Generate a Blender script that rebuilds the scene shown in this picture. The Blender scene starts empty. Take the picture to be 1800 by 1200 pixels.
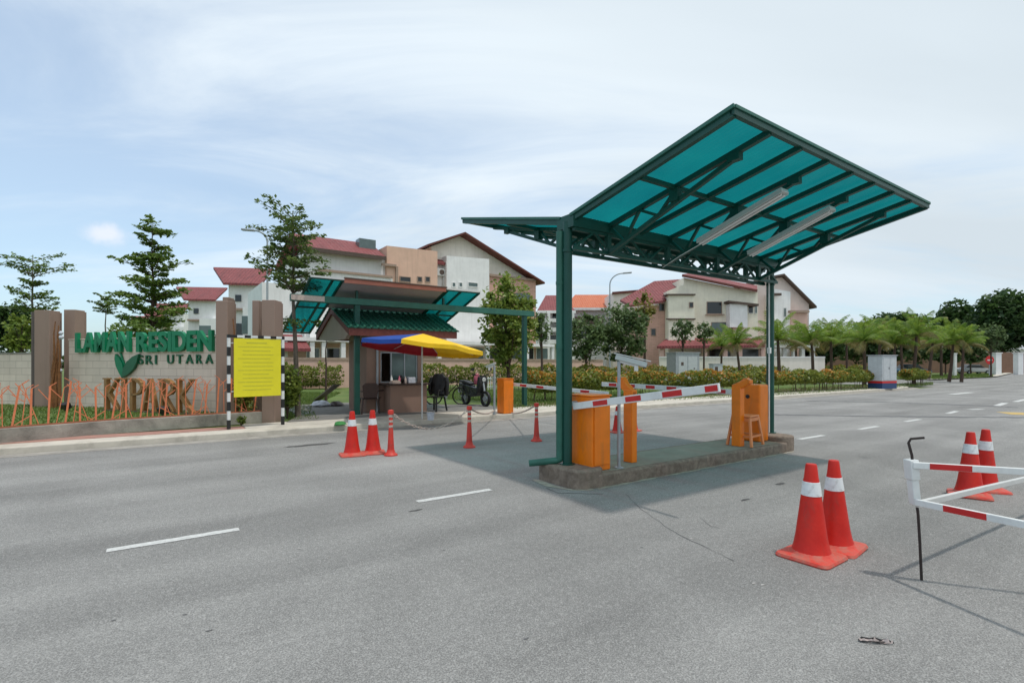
import bpy, math, random
import numpy as np
from mathutils import Vector, Matrix
R = math.radians
random.seed(7); rng = np.random.default_rng(7)
sc = bpy.context.scene
COL = sc.collection

# ------------------------------------------------------------------ camera
CAMH = 1.55; F = 900.0; HY = 640.0
cd = bpy.data.cameras.new('camera'); cam = bpy.data.objects.new('camera', cd); COL.objects.link(cam)
cam.location = (0, 0, CAMH); cam.rotation_euler = (R(90), 0, 0)
cd.lens = 18.0; cd.sensor_width = 36; cd.shift_y = 40/1800; cd.clip_end = 3000; cd.clip_start = 0.05
sc.camera = cam
sc.render.resolution_x = 1024; sc.render.resolution_y = 682
sc.view_settings.view_transform = 'Standard'; sc.view_settings.look = 'None'
sc.view_settings.exposure = 0.38; sc.view_settings.gamma = 1.0
# ------------------------------------------------------------------ sun + sky
SUN_EL = 73.0
sv = Vector((0.93, -0.50, 0)); sv.normalize()
sunvec = Vector((sv.x*math.cos(R(SUN_EL)), sv.y*math.cos(R(SUN_EL)), math.sin(R(SUN_EL))))
sl = bpy.data.lights.new('sun', 'SUN'); sun = bpy.data.objects.new('sun', sl); COL.objects.link(sun)
sl.energy = 1.6; sl.angle = R(2.2); sl.color = (1.0, 0.955, 0.89)
sun.rotation_euler = sunvec.to_track_quat('Z', 'Y').to_euler(); sun.location = (0, 0, 60)

w = bpy.data.worlds.new('World'); sc.world = w; w.use_nodes = True
nt = w.node_tree; N = nt.nodes; L = nt.links; N.clear()
out = N.new('ShaderNodeOutputWorld'); bg = N.new('ShaderNodeBackground'); L.new(bg.outputs[0], out.inputs[0])
sky = N.new('ShaderNodeTexSky'); sky.sky_type = 'NISHITA'; sky.sun_disc = False
sky.sun_elevation = R(SUN_EL); sky.sun_rotation = math.atan2(sunvec.x, sunvec.y)
sky.air_density = 1.0; sky.dust_density = 1.5; sky.ozone_density = 1.2
tc = N.new('ShaderNodeTexCoord')
def vmath(op, a, b=None):
    n = N.new('ShaderNodeVectorMath'); n.operation = op
    L.new(a, n.inputs[0])
    if b is not None:
        if isinstance(b, tuple): n.inputs[1].default_value = b
        else: L.new(b, n.inputs[1])
    return n
def smath(op, a, b=None, c=None, clamp=False, tree=None):
    t = tree or nt
    n = t.nodes.new('ShaderNodeMath'); n.operation = op; n.use_clamp = clamp
    for i, x in enumerate((a, b, c)):
        if x is None: continue
        if isinstance(x, (int, float)): n.inputs[i].default_value = x
        else: t.links.new(x, n.inputs[i])
    return n.outputs[0]
sep = N.new('ShaderNodeSeparateXYZ'); L.new(tc.outputs['Generated'], sep.inputs[0])
zz = smath('MAXIMUM', sep.outputs[2], 0.0)
den = smath('ADD', zz, 0.22)
cx = smath('DIVIDE', sep.outputs[0], den); cy = smath('DIVIDE', sep.outputs[1], den)
comb = N.new('ShaderNodeCombineXYZ'); L.new(cx, comb.inputs[0]); L.new(cy, comb.inputs[1])
def noise(vec, scale, det, rough, dist=0.0, tree=None):
    t = tree or nt
    n = t.nodes.new('ShaderNodeTexNoise'); t.links.new(vec, n.inputs['Vector'])
    n.inputs['Scale'].default_value = scale; n.inputs['Detail'].default_value = det
    n.inputs['Roughness'].default_value = rough; n.inputs['Distortion'].default_value = dist
    return n.outputs['Fac']
rot = N.new('ShaderNodeMapping'); rot.inputs['Rotation'].default_value = (0, 0, R(-32)); rot.inputs['Scale'].default_value = (0.45, 1.25, 1)
rot.inputs['Location'].default_value = (1.3, 0.4, 0)
L.new(comb.outputs[0], rot.inputs[0])
n1 = noise(rot.outputs[0], 1.5, 9, 0.60, 0.9)
n2 = noise(comb.outputs[0], 0.5, 3, 0.5, 0.2)
cl = smath('ADD', smath('MULTIPLY', n1, 1.35), smath('MULTIPLY', n2, 0.45))
# more veil towards the right (east) side
cl = smath('ADD', cl, smath('MULTIPLY', sep.outputs[0], 0.42))
cl = smath('ADD', cl, smath('MULTIPLY', zz, 0.45))
cr = N.new('ShaderNodeMapRange'); L.new(cl, cr.inputs[0]); cr.inputs[1].default_value = 0.60; cr.inputs[2].default_value = 1.30
cr.inputs[3].default_value = 0.42; cr.inputs[4].default_value = 1.0
cr.interpolation_type = 'SMOOTHSTEP'
# the clear part of the sky: the Nishita colour
bgsky = N.new('ShaderNodeMix'); bgsky.data_type = 'RGBA'; bgsky.blend_type = 'MULTIPLY'; bgsky.inputs[0].default_value = 1.0
L.new(sky.outputs[0], bgsky.inputs[6]); bgsky.inputs[7].default_value = (1.05, 1.35, 1.45, 1)
# cloud colour (in sky units, the background strength is 0.1)
n3 = noise(rot.outputs[0], 0.9, 5, 0.5, 0.4)
ccr = N.new('ShaderNodeValToRGB'); L.new(smath('ADD', n3, smath('MULTIPLY', sep.outputs[0], -0.30)), ccr.inputs[0])
ccr.color_ramp.elements[0].position = 0.22; ccr.color_ramp.elements[0].color = (0.60, 0.68, 0.74, 1)
ccr.color_ramp.elements[1].position = 0.66; ccr.color_ramp.elements[1].color = (0.78, 0.865, 0.93, 1)
cmul = vmath('SCALE', ccr.outputs[0]); cmul.inputs['Scale'].default_value = 8.6
mix = N.new('ShaderNodeMix'); mix.data_type = 'RGBA'
L.new(cr.outputs[0], mix.inputs[0]); L.new(bgsky.outputs[2], mix.inputs[6]); L.new(cmul.outputs[0], mix.inputs[7])
# one small bright cumulus low on the left
dirn = vmath('NORMALIZE', tc.outputs['Generated'])
cd0 = Vector(((188-900)/900, 1.0, (640-412)/900)).normalized()
df = vmath('SUBTRACT', dirn.outputs[0], tuple(cd0)); sc1 = vmath('MULTIPLY', df.outputs[0], (1.0, 1.0, 1.9))
nn = N.new('ShaderNodeTexNoise'); nn.inputs['Scale'].default_value = 45; nn.inputs['Detail'].default_value = 5; L.new(dirn.outputs[0], nn.inputs['Vector'])
ln = vmath('LENGTH', sc1.outputs[0])
cu = smath('ADD', ln.outputs['Value'], smath('MULTIPLY', smath('SUBTRACT', nn.outputs['Fac'], 0.5), 0.045))
cur = N.new('ShaderNodeMapRange'); L.new(cu, cur.inputs[0]); cur.inputs[1].default_value = 0.042; cur.inputs[2].default_value = 0.004
cur.inputs[3].default_value = 0; cur.inputs[4].default_value = 0.55; cur.interpolation_type = 'SMOOTHSTEP'
mix2 = N.new('ShaderNodeMix'); mix2.data_type = 'RGBA'
L.new(cur.outputs[0], mix2.inputs[0]); L.new(mix.outputs[2], mix2.inputs[6]); mix2.inputs[7].default_value = (8.3, 8.0, 8.2, 1)
L.new(mix2.outputs[2], bg.inputs[0]); bg.inputs[1].default_value = 0.1

# ------------------------------------------------------------------ coordinates
CS, SN = 0.8222, 0.5692        # the road direction seen from the camera
YAW = math.atan2(SN, CS)
def RW(s, t, z=0.0): return Vector((CS*s - SN*t, SN*s + CS*t, z))
def G(px, py, z=0.0):
    d = (CAMH - z)*F/(py - HY); return Vector(((px - 900)/F*d, d, z))
def PD(px, py, d): return Vector(((px - 900)/F*d, d, CAMH + (HY - py)/F*d))
class Frame:                     # a vertical plane through o with yaw a; y is the distance behind it
    def __init__(s, o, a): s.o = Vector((o[0], o[1])); s.a = a; s.e = Vector((math.cos(a), math.sin(a))); s.n = Vector((-math.sin(a), math.cos(a)))
    def hit(s, px, y=0.0):
        r = (px - 900)/F; o = s.o + s.n*y      # o + e u = d (r,1)
        det = s.e.x - r*s.e.y
        u = (r*o.y - o.x)/det; d = o.y + s.e.y*u
        return u, d
    def u(s, px, y=0.0): return s.hit(px, y)[0]
    def z(s, px, py, y=0.0): return CAMH + (HY - py)/F*s.hit(px, y)[1]

# ------------------------------------------------------------------ materials
MATS = {}
def mat(name, col, rough=0.7, var=0.12, scale=6.0, bump=0.0, bscale=40.0, metal=0.0, spec=0.4, col2=None, sss=None, coat=0.0):
    m = bpy.data.materials.new(name); m.use_nodes = True; t = m.node_tree
    b = t.nodes['Principled BSDF']; b.inputs['Roughness'].default_value = rough; b.inputs['Metallic'].default_value = metal
    b.inputs['Specular IOR Level'].default_value = spec
    if coat: b.inputs['Coat Weight'].default_value = coat
    g = t.nodes.new('ShaderNodeTexCoord')
    nz = noise(g.outputs['Object'], scale, 6, 0.6, 0.3, t)
    ramp = t.nodes.new('ShaderNodeValToRGB'); t.links.new(nz, ramp.inputs[0])
    c2 = col2 or tuple(min(1, c*(1+var)) for c in col)
    c1 = tuple(c*(1-var) for c in col) if col2 is None else col
    ramp.color_ramp.elements[0].position = 0.3; ramp.color_ramp.elements[0].color = (*c1, 1)
    ramp.color_ramp.elements[1].position = 0.7; ramp.color_ramp.elements[1].color = (*c2, 1)
    t.links.new(ramp.outputs[0], b.inputs['Base Color'])
    if bump:
        nb = noise(g.outputs['Object'], bscale, 4, 0.6, 0, t)
        bm = t.nodes.new('ShaderNodeBump'); bm.inputs['Strength'].default_value = bump; bm.inputs['Distance'].default_value = 0.01
        t.links.new(nb, bm.inputs['Height']); t.links.new(bm.outputs[0], b.inputs['Normal'])
    MATS[name] = m; return m
def wallmat(name, col, rough=0.85, dirt=0.22, brick=None):
    """plaster with vertical rain streaks and blotches"""
    m = mat(name, col, rough, 0.07, 1.3, 0.25, 60)
    t = m.node_tree; b = t.nodes['Principled BSDF']; src = b.inputs['Base Color'].links[0].from_socket
    g = t.nodes.new('ShaderNodeTexCoord'); mp = t.nodes.new('ShaderNodeMapping'); mp.inputs['Scale'].default_value = (5.0, 5.0, 0.35)
    t.links.new(g.outputs['Object'], mp.inputs[0])
    nz = noise(mp.outputs[0], 1.0, 7, 0.65, 0.2, t)
    mr = t.nodes.new('ShaderNodeMapRange'); t.links.new(nz, mr.inputs[0]); mr.inputs[1].default_value = 0.5; mr.inputs[2].default_value = 0.78
    mr.inputs[3].default_value = 0; mr.inputs[4].default_value = dirt
    mx = t.nodes.new('ShaderNodeMix'); mx.data_type = 'RGBA'; t.links.new(mr.outputs[0], mx.inputs[0]); t.links.new(src, mx.inputs[6])
    mx.inputs[7].default_value = (col[0]*0.45, col[1]*0.43, col[2]*0.4, 1)
    res = mx.outputs[2]
    if brick:
        bt = t.nodes.new('ShaderNodeTexBrick'); cmb = t.nodes.new('ShaderNodeSeparateXYZ'); cb = t.nodes.new('ShaderNodeCombineXYZ')
        t.links.new(g.outputs['Object'], cmb.inputs[0]); t.links.new(cmb.outputs[0], cb.inputs[0]); t.links.new(cmb.outputs[2], cb.inputs[1])
        t.links.new(cb.outputs[0], bt.inputs['Vector']); bt.inputs['Scale'].default_value = 1.0
        bt.inputs['Brick Width'].default_value = brick[0]; bt.inputs['Row Height'].default_value = brick[1]
        bt.inputs['Mortar Size'].default_value = 0.008
        bt.inputs['Color1'].default_value = (1, 1, 1, 1); bt.inputs['Color2'].default_value = (0.9, 0.9, 0.9, 1); bt.inputs['Mortar'].default_value = (0.66, 0.64, 0.62, 1)
        m2 = t.nodes.new('ShaderNodeMix'); m2.data_type = 'RGBA'; m2.blend_type = 'MULTIPLY'; m2.inputs[0].default_value = 1
        t.links.new(res, m2.inputs[6]); t.links.new(bt.outputs[0], m2.inputs[7]); res = m2.outputs[2]
    t.links.new(res, b.inputs['Base Color'])
    return m
def leafmat(name, c1, c2, sc_=0.9, trans=0.28, c3=None):
    m = bpy.data.materials.new(name); m.use_nodes = True; t = m.node_tree; t.nodes.clear()
    o = t.nodes.new('ShaderNodeOutputMaterial'); g = t.nodes.new('ShaderNodeTexCoord')
    nz = noise(g.outputs['Object'], sc_*3, 4, 0.7, 0, t)
    rp = t.nodes.new('ShaderNodeValToRGB'); t.links.new(nz, rp.inputs[0])
    rp.color_ramp.elements[0].position = 0.34; rp.color_ramp.elements[0].color = (*c1, 1)
    rp.color_ramp.elements[1].position = 0.62; rp.color_ramp.elements[1].color = (*c2, 1)
    if c3: e = rp.color_ramp.elements.new(0.72); e.color = (*c3, 1)
    d = t.nodes.new('ShaderNodeBsdfPrincipled'); t.links.new(rp.outputs[0], d.inputs['Base Color']); d.inputs['Roughness'].default_value = 0.5
    d.inputs['Specular IOR Level'].default_value = 0.35
    tr = t.nodes.new('ShaderNodeBsdfTranslucent')
    hs = t.nodes.new('ShaderNodeHueSaturation'); hs.inputs['Value'].default_value = 1.5; hs.inputs['Hue'].default_value = 0.49; t.links.new(rp.outputs[0], hs.inputs['Color'])
    t.links.new(hs.outputs[0], tr.inputs[0])
    mx = t.nodes.new('ShaderNodeMixShader'); mx.inputs[0].default_value = trans
    t.links.new(d.outputs[0], mx.inputs[1]); t.links.new(tr.outputs[0], mx.inputs[2]); t.links.new(mx.outputs[0], o.inputs[0])
    MATS[name] = m; return m

M_green = mat('painted_green_steel', (0.006, 0.066, 0.048), 0.42, 0.15, 4, 0.08, 120, spec=0.4)
M_green2 = mat('faded_green_beam', (0.03, 0.13, 0.095), 0.5, 0.2, 3)
M_orange = mat('orange_cabinet_paint', (0.86, 0.205, 0.004), 0.42, 0.12, 3.5, 0.05, 60, coat=0.15)
M_cone = mat('cone_red', (0.54, 0.011, 0.005), 0.5, 0.14, 7, 0.12, 30, col2=(0.66, 0.022, 0.010))
M_conebase = mat('cone_base_red', (0.62, 0.035, 0.022), 0.6, 0.2, 14, 0.3, 30, col2=(0.50, 0.13, 0.09))
M_pinkpost = mat('faded_red_plastic', (0.62, 0.045, 0.03), 0.5, 0.15, 8)
M_band = mat('reflective_white', (0.74, 0.76, 0.76), 0.45, 0.10, 16)
M_white = mat('white_paint', (0.72, 0.73, 0.71), 0.5, 0.08, 7)
M_red = mat('red_paint', (0.55, 0.02, 0.02), 0.45, 0.1, 9)
M_grey = mat('galvanised_steel', (0.36, 0.39, 0.41), 0.45, 0.12, 12, metal=0.3)
M_rust = mat('dark_rebar', (0.035, 0.025, 0.022), 0.7, 0.3, 30)
M_black = mat('black_plastic', (0.015, 0.014, 0.014), 0.45, 0.2, 10)
M_blackp = mat('black_paint', (0.02, 0.02, 0.02), 0.5, 0.2, 10)
M_dbrown = mat('dark_brown_plastic', (0.035, 0.018, 0.014), 0.4, 0.2, 10)
M_yellow = mat('yellow_board', (0.80, 0.71, 0.025), 0.5, 0.04, 4)
M_yline = mat('yellow_board_print', (0.52, 0.50, 0.05), 0.55, 0.2, 60)
M_kerb = mat('weathered_concrete_kerb', (0.34, 0.315, 0.28), 0.9, 0.22, 4, 0.6, 60)
M_island = mat('stained_pebble_kerb', (0.165, 0.125, 0.095), 0.9, 0.3, 14, 0.8, 90, col2=(0.30, 0.24, 0.19))
M_islandtop = mat('island_screed', (0.235, 0.235, 0.185), 0.9, 0.16, 3, 0.4, 70)
M_pave = mat('pale_concrete', (0.56, 0.515, 0.44), 0.9, 0.12, 2.2, 0.4, 60)
M_pinkpave = mat('pink_pavers', (0.38, 0.205, 0.165), 0.9, 0.15, 5, 0.4, 60)
M_lowwall = mat('mossy_block_wall', (0.16, 0.15, 0.13), 0.9, 0.2, 2.2, 0.8, 30, col2=(0.42, 0.39, 0.34))
M_slab = mat('booth_slab_concrete', (0.20, 0.19, 0.175), 0.85, 0.15, 3, 0.3, 50)
M_fence = mat('orange_fence_paint', (0.66, 0.20, 0.09), 0.55, 0.15, 10)
M_wood = mat('weathered_driftwood', (0.20, 0.085, 0.03), 0.8, 0.35, 12, 0.5, 40)
M_pillar = wallmat('taupe_pillar', (0.305, 0.215, 0.172), 0.85, 0.25)
M_signwall = wallmat('cream_block_wall', (0.80, 0.66, 0.55), 0.85, 0.2, (0.6, 0.2))
M_booth = wallmat('terracotta_plaster', (0.29, 0.185, 0.14), 0.85, 0.15)
M_booth2 = wallmat('beige_plaster', (0.36, 0.295, 0.235), 0.85, 0.15)
M_signgreen = mat('sign_green', (0.0, 0.20, 0.085), 0.4, 0.1, 5)
M_signdark = mat('sign_dark_green', (0.012, 0.12, 0.055), 0.4, 0.1, 5)
M_letterbrown = mat('rusty_brown_letters', (0.31, 0.16, 0.055), 0.55, 0.25, 8)
M_fascia = mat('dark_red_fascia', (0.13, 0.035, 0.025), 0.6, 0.15, 6)
M_under = mat('grey_soffit', (0.30, 0.32, 0.33), 0.7, 0.08, 2)
M_terrafascia = mat('terracotta_fascia', (0.42, 0.16, 0.11), 0.7, 0.1, 5)
M_glass = mat('dark_window_glass', (0.018, 0.022, 0.024), 0.08, 0.2, 3, spec=0.6)
M_glassg = mat('greenish_glass', (0.10, 0.145, 0.14), 0.12, 0.2, 2, spec=0.6)
M_alu = mat('white_aluminium', (0.6, 0.6, 0.58), 0.4, 0.05, 8)
M_cream = wallmat('cream_render', (0.82, 0.76, 0.67), 0.85, 0.24)
M_cream2 = wallmat('pale_yellow_render', (0.82, 0.77, 0.63), 0.85, 0.24)
M_wwall = wallmat('white_render', (0.82, 0.81, 0.79), 0.85, 0.24)
M_peach = wallmat('peach_render', (0.72, 0.47, 0.35), 0.85, 0.24)
M_pinkw = wallmat('pink_brick_wall', (0.68, 0.41, 0.32), 0.85, 0.15, (0.5, 0.18))
M_pinkr = wallmat('pink_render', (0.66, 0.44, 0.36), 0.85, 0.15)
M_palep = wallmat('pale_pink_render', (0.78, 0.64, 0.57), 0.85, 0.2)
M_trim = mat('brown_trim', (0.10, 0.07, 0.055), 0.7, 0.15, 5)
M_beige = mat('beige_trim', (0.36, 0.26, 0.20), 0.75, 0.1, 5)
M_trunk = mat('bark', (0.085, 0.055, 0.04), 0.9, 0.3, 12, 0.7, 25)
M_trunkp = mat('pale_bark', (0.17, 0.14, 0.11), 0.9, 0.25, 12, 0.6, 25)
M_cab = mat('grey_cabinet', (0.36, 0.38, 0.40), 0.6, 0.14, 5)
M_cabw = mat('white_cabinet', (0.50, 0.52, 0.53), 0.55, 0.10, 5)
M_navy = mat('navy_paint', (0.018, 0.05, 0.14), 0.5, 0.1, 5)
M_blue = mat('blue_fabric', (0.012, 0.06, 0.30), 0.8, 0.1, 5)
M_ured = mat('dark_red_fabric', (0.34, 0.012, 0.022), 0.8, 0.1, 5)
M_uyel = mat('yellow_fabric', (0.86, 0.52, 0.01), 0.75, 0.07, 5)
M_rope = mat('dirty_rope', (0.52, 0.42, 0.36), 0.7, 0.25, 40)
M_tube = mat('fluorescent_tube', (0.80, 0.80, 0.78), 0.3, 0.02, 5)
M_diff = mat('lamp_casing', (0.50, 0.55, 0.53), 0.35, 0.05, 5)
M_stool = mat('salmon_plastic', (0.72, 0.25, 0.085), 0.45, 0.1, 8)
M_line = mat('worn_white_line', (0.55, 0.55, 0.53), 0.7, 0.2, 25)
M_yroad = mat('worn_yellow_paint', (0.52, 0.36, 0.12), 0.8, 0.2, 12)
M_stain = mat('dark_asphalt_stain', (0.075, 0.073, 0.07), 0.8, 0.3, 8)
M_seam = mat('tar_seam', (0.085, 0.083, 0.08), 0.8, 0.25, 12)
M_pinkc = mat('pink_cloth', (0.62, 0.16, 0.22), 0.8, 0.2, 20)
M_cloth = mat('white_cloth', (0.55, 0.57, 0.62), 0.85, 0.15, 14)
M_soil = mat('bare_soil', (0.21, 0.15, 0.10), 0.95, 0.25, 3, 0.5, 20)
M_brownwall = wallmat('brown_boundary_wall', (0.24, 0.14, 0.095), 0.9, 0.15, (0.6, 0.2))

# roof tiles: rows across the slope as real bump + colour variation
def tilemat(name, col, col2, pitch=0.3):
    m = mat(name, col, 0.6, 0.1, 2.0, col2=col2); t = m.node_tree; b = t.nodes['Principled BSDF']
    g = t.nodes.new('ShaderNodeTexCoord'); wv = t.nodes.new('ShaderNodeTexWave'); wv.bands_direction = 'X'; wv.inputs['Scale'].default_value = 0.314/pitch
    t.links.new(g.outputs['Object'], wv.inputs['Vector'])
    w2 = t.nodes.new('ShaderNodeTexWave'); w2.bands_direction = 'Y'; w2.wave_profile = 'SAW'; w2.inputs['Scale'].default_value = 0.314/(pitch*1.2)
    t.links.new(g.outputs['Object'], w2.inputs['Vector'])
    s = smath('ADD', wv.outputs['Fac'], w2.outputs['Fac'], tree=t)
    bm = t.nodes.new('ShaderNodeBump'); bm.inputs['Strength'].default_value = 0.9; bm.inputs['Distance'].default_value = 0.05
    t.links.new(s, bm.inputs['Height']); t.links.new(bm.outputs[0], b.inputs['Normal'])
    return m
M_rtile = tilemat('red_roof_tiles', (0.20, 0.045, 0.045), (0.27, 0.07, 0.07))
M_otile = tilemat('orange_roof_tiles', (0.50, 0.12, 0.05), (0.60, 0.19, 0.09))
M_gtile = tilemat('green_roof_tiles', (0.008, 0.085, 0.055), (0.014, 0.12, 0.078), 0.2)

def grime(m, col, lo=0.58, hi=0.75, amt=0.5, scale=5.0, stretch=(1,1,1)):
    t = m.node_tree; b = t.nodes['Principled BSDF']; src = b.inputs['Base Color'].links[0].from_socket
    g = t.nodes.new('ShaderNodeTexCoord'); mp = t.nodes.new('ShaderNodeMapping'); mp.inputs['Scale'].default_value = stretch; t.links.new(g.outputs['Object'], mp.inputs[0])
    nz = noise(mp.outputs[0], scale, 8, 0.72, 0.6, t); mr = t.nodes.new('ShaderNodeMapRange'); t.links.new(nz, mr.inputs[0])
    mr.inputs[1].default_value = lo; mr.inputs[2].default_value = hi; mr.inputs[4].default_value = amt
    mx = t.nodes.new('ShaderNodeMix'); mx.data_type = 'RGBA'; t.links.new(mr.outputs[0], mx.inputs[0]); t.links.new(src, mx.inputs[6]); mx.inputs[7].default_value = (*col, 1)
    t.links.new(mx.outputs[2], b.inputs['Base Color'])
grime(M_cone, (0.30,0.05,0.035), 0.52, 0.70, 0.55, 9, (1,1,0.5)); grime(M_conebase, (0.30,0.17,0.13), 0.50, 0.66, 0.6, 12)
grime(M_band, (0.33,0.31,0.29), 0.52, 0.70, 0.6, 14); grime(M_orange, (0.42,0.16,0.04), 0.54, 0.72, 0.5, 3.5, (2.5,2.5,0.5))
grime(M_white, (0.40,0.37,0.32), 0.55, 0.72, 0.45, 8); grime(M_green, (0.03,0.06,0.042), 0.56, 0.72, 0.6, 6, (1,1,0.4))
grime(M_pinkpost, (0.25,0.09,0.07), 0.5, 0.7, 0.6, 12); grime(M_kerb, (0.19,0.18,0.165), 0.5, 0.66, 0.7, 1.6); grime(M_pave, (0.33,0.30,0.25), 0.5, 0.68, 0.6, 1.8)
grime(M_rtile, (0.12,0.035,0.035), 0.5, 0.7, 0.7, 0.6, (3,0.6,1)); grime(M_island, (0.10,0.078,0.06), 0.48, 0.66, 0.6, 4)
# translucent teal polycarbonate
def polymat():
    m = bpy.data.materials.new('teal_polycarbonate'); m.use_nodes = True; t = m.node_tree; t.nodes.clear()
    o = t.nodes.new('ShaderNodeOutputMaterial'); g = t.nodes.new('ShaderNodeTexCoord')
    nz = noise(g.outputs['Object'], 1.6, 6, 0.65, 0.4, t)
    rp = t.nodes.new('ShaderNodeValToRGB'); t.links.new(nz, rp.inputs[0])
    rp.color_ramp.elements[0].position = 0.3; rp.color_ramp.elements[0].color = (0.001, 0.075, 0.085, 1)
    rp.color_ramp.elements[1].position = 0.75; rp.color_ramp.elements[1].color = (0.002, 0.135, 0.135, 1)
    tr = t.nodes.new('ShaderNodeBsdfTranslucent'); t.links.new(rp.outputs[0], tr.inputs[0])
    tp = t.nodes.new('ShaderNodeBsdfTransparent'); tp.inputs[0].default_value = (0.02, 0.42, 0.42, 1)
    gl = t.nodes.new('ShaderNodeBsdfGlossy'); gl.inputs['Roughness'].default_value = 0.25; gl.inputs['Color'].default_value = (0.6, 0.7, 0.7, 1)
    df = t.nodes.new('ShaderNodeBsdfDiffuse'); df.inputs[0].default_value = (0.01, 0.12, 0.11, 1)
    a = t.nodes.new('ShaderNodeMixShader'); a.inputs[0].default_value = 0.36; t.links.new(tr.outputs[0], a.inputs[1]); t.links.new(tp.outputs[0], a.inputs[2])
    b = t.nodes.new('ShaderNodeMixShader'); b.inputs[0].default_value = 0.12; t.links.new(a.outputs[0], b.inputs[1]); t.links.new(df.outputs[0], b.inputs[2])
    c = t.nodes.new('ShaderNodeMixShader'); c.inputs[0].default_value = 0.04; t.links.new(b.outputs[0], c.inputs[1]); t.links.new(gl.outputs[0], c.inputs[2])
    t.links.new(c.outputs[0], o.inputs[0]); return m
M_poly = polymat()

# asphalt
def asphalt():
    m = bpy.data.materials.new('asphalt'); m.use_nodes = True; t = m.node_tree; b = t.nodes['Principled BSDF']
    g = t.nodes.new('ShaderNodeTexCoord'); P = g.outputs['Object']
    fine = noise(P, 95, 3, 0.7, 0, t); med = noise(P, 22, 5, 0.65, 0, t); big = noise(P, 0.42, 5, 0.6, 0.6, t)
    mp = t.nodes.new('ShaderNodeMapping'); mp.inputs['Scale'].default_value = (0.06, 0.85, 1); t.links.new(P, mp.inputs[0])
    streak = noise(mp.outputs[0], 1.2, 5, 0.55, 0.15, t)
    vo = t.nodes.new('ShaderNodeTexVoronoi'); vo.inputs['Scale'].default_value = 130; t.links.new(P, vo.inputs['Vector'])
    v = smath('ADD', smath('MULTIPLY', fine, 0.44, tree=t), smath('MULTIPLY', vo.outputs['Distance'], 0.30, tree=t), tree=t)
    v = smath('ADD', v, smath('MULTIPLY', med, 0.22, tree=t), tree=t)
    v = smath('ADD', v, smath('MULTIPLY', big, 0.30, tree=t), tree=t)
    v = smath('ADD', v, smath('MULTIPLY', streak, 0.31, tree=t), tree=t)
    rp = t.nodes.new('ShaderNodeValToRGB'); t.links.new(v, rp.inputs[0])
    rp.color_ramp.elements[0].position = 0.50; rp.color_ramp.elements[0].color = (0.103, 0.101, 0.097, 1)
    rp.color_ramp.elements[1].position = 1.0; rp.color_ramp.elements[1].color = (0.43, 0.42, 0.40, 1)
    e = rp.color_ramp.elements.new(0.725); e.color = (0.206, 0.202, 0.193, 1)
    # scattered oil spots
    so = noise(P, 1.7, 2, 0.5, 0, t)
    mr = t.nodes.new('ShaderNodeMapRange'); t.links.new(so, mr.inputs[0]); mr.inputs[1].default_value = 0.70; mr.inputs[2].default_value = 0.80; mr.inputs[4].default_value = 0.35
    mx = t.nodes.new('ShaderNodeMix'); mx.data_type = 'RGBA'; t.links.new(mr.outputs[0], mx.inputs[0]); t.links.new(rp.outputs[0], mx.inputs[6]); mx.inputs[7].default_value = (0.09, 0.09, 0.09, 1)
    t.links.new(mx.outputs[2], b.inputs['Base Color']); b.inputs['Roughness'].default_value = 0.85; b.inputs['Specular IOR Level'].default_value = 0.25
    bm = t.nodes.new('ShaderNodeBump'); bm.inputs['Strength'].default_value = 0.75; bm.inputs['Distance'].default_value = 0.006
    hh = smath('ADD', fine, vo.outputs['Distance'], tree=t); t.links.new(hh, bm.inputs['Height']); t.links.new(bm.outputs[0], b.inputs['Normal'])
    return m
M_asph = asphalt()
def grassmat(name, c1, c2, c3):
    m = mat(name, c1, 0.9, 0.1, 1.2, 0.9, 60, col2=c2); t = m.node_tree; b = t.nodes['Principled BSDF']; src = b.inputs['Base Color'].links[0].from_socket
    g = t.nodes.new('ShaderNodeTexCoord'); nz = noise(g.outputs['Object'], 0.5, 6, 0.7, 0.2, t)
    mr = t.nodes.new('ShaderNodeMapRange'); t.links.new(nz, mr.inputs[0]); mr.inputs[1].default_value = 0.5; mr.inputs[2].default_value = 0.7; mr.inputs[4].default_value = 0.8
    mx = t.nodes.new('ShaderNodeMix'); mx.data_type = 'RGBA'; t.links.new(mr.outputs[0], mx.inputs[0]); t.links.new(src, mx.inputs[6]); mx.inputs[7].default_value = (*c3, 1)
    t.links.new(mx.outputs[2], b.inputs['Base Color']); return m
M_grass = grassmat('lawn', (0.06, 0.105, 0.02), (0.13, 0.19, 0.04), (0.20, 0.19, 0.07))

L_tier = leafmat('tier_tree_leaves', (0.055, 0.115, 0.022), (0.18, 0.26, 0.055))
L_tier2 = leafmat('tier_tree_leaves_pale', (0.06, 0.12, 0.032), (0.16, 0.22, 0.06))
L_broad = leafmat('broad_leaves', (0.08, 0.15, 0.025), (0.25, 0.31, 0.06), c3=(0.34, 0.29, 0.08))
L_grey = leafmat('grey_green_leaves', (0.055, 0.10, 0.04), (0.14, 0.20, 0.075))
L_dark = leafmat('dark_tree_leaves', (0.020, 0.052, 0.018), (0.06, 0.11, 0.03), 0.15)
L_palm = leafmat('palm_leaves', (0.075, 0.16, 0.022), (0.24, 0.34, 0.045), 0.8, 0.35)
L_palmd = leafmat('palm_leaves_dry', (0.10, 0.11, 0.03), (0.24, 0.19, 0.07), 0.8, 0.3)
L_hedge = leafmat('hedge_leaves', (0.08, 0.13, 0.02), (0.24, 0.26, 0.045), 1.0, 0.25)
L_hedgeo = leafmat('hedge_new_growth', (0.33, 0.22, 0.035), (0.55, 0.26, 0.05), 1.0, 0.25, c3=(0.42, 0.10, 0.02))
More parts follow.
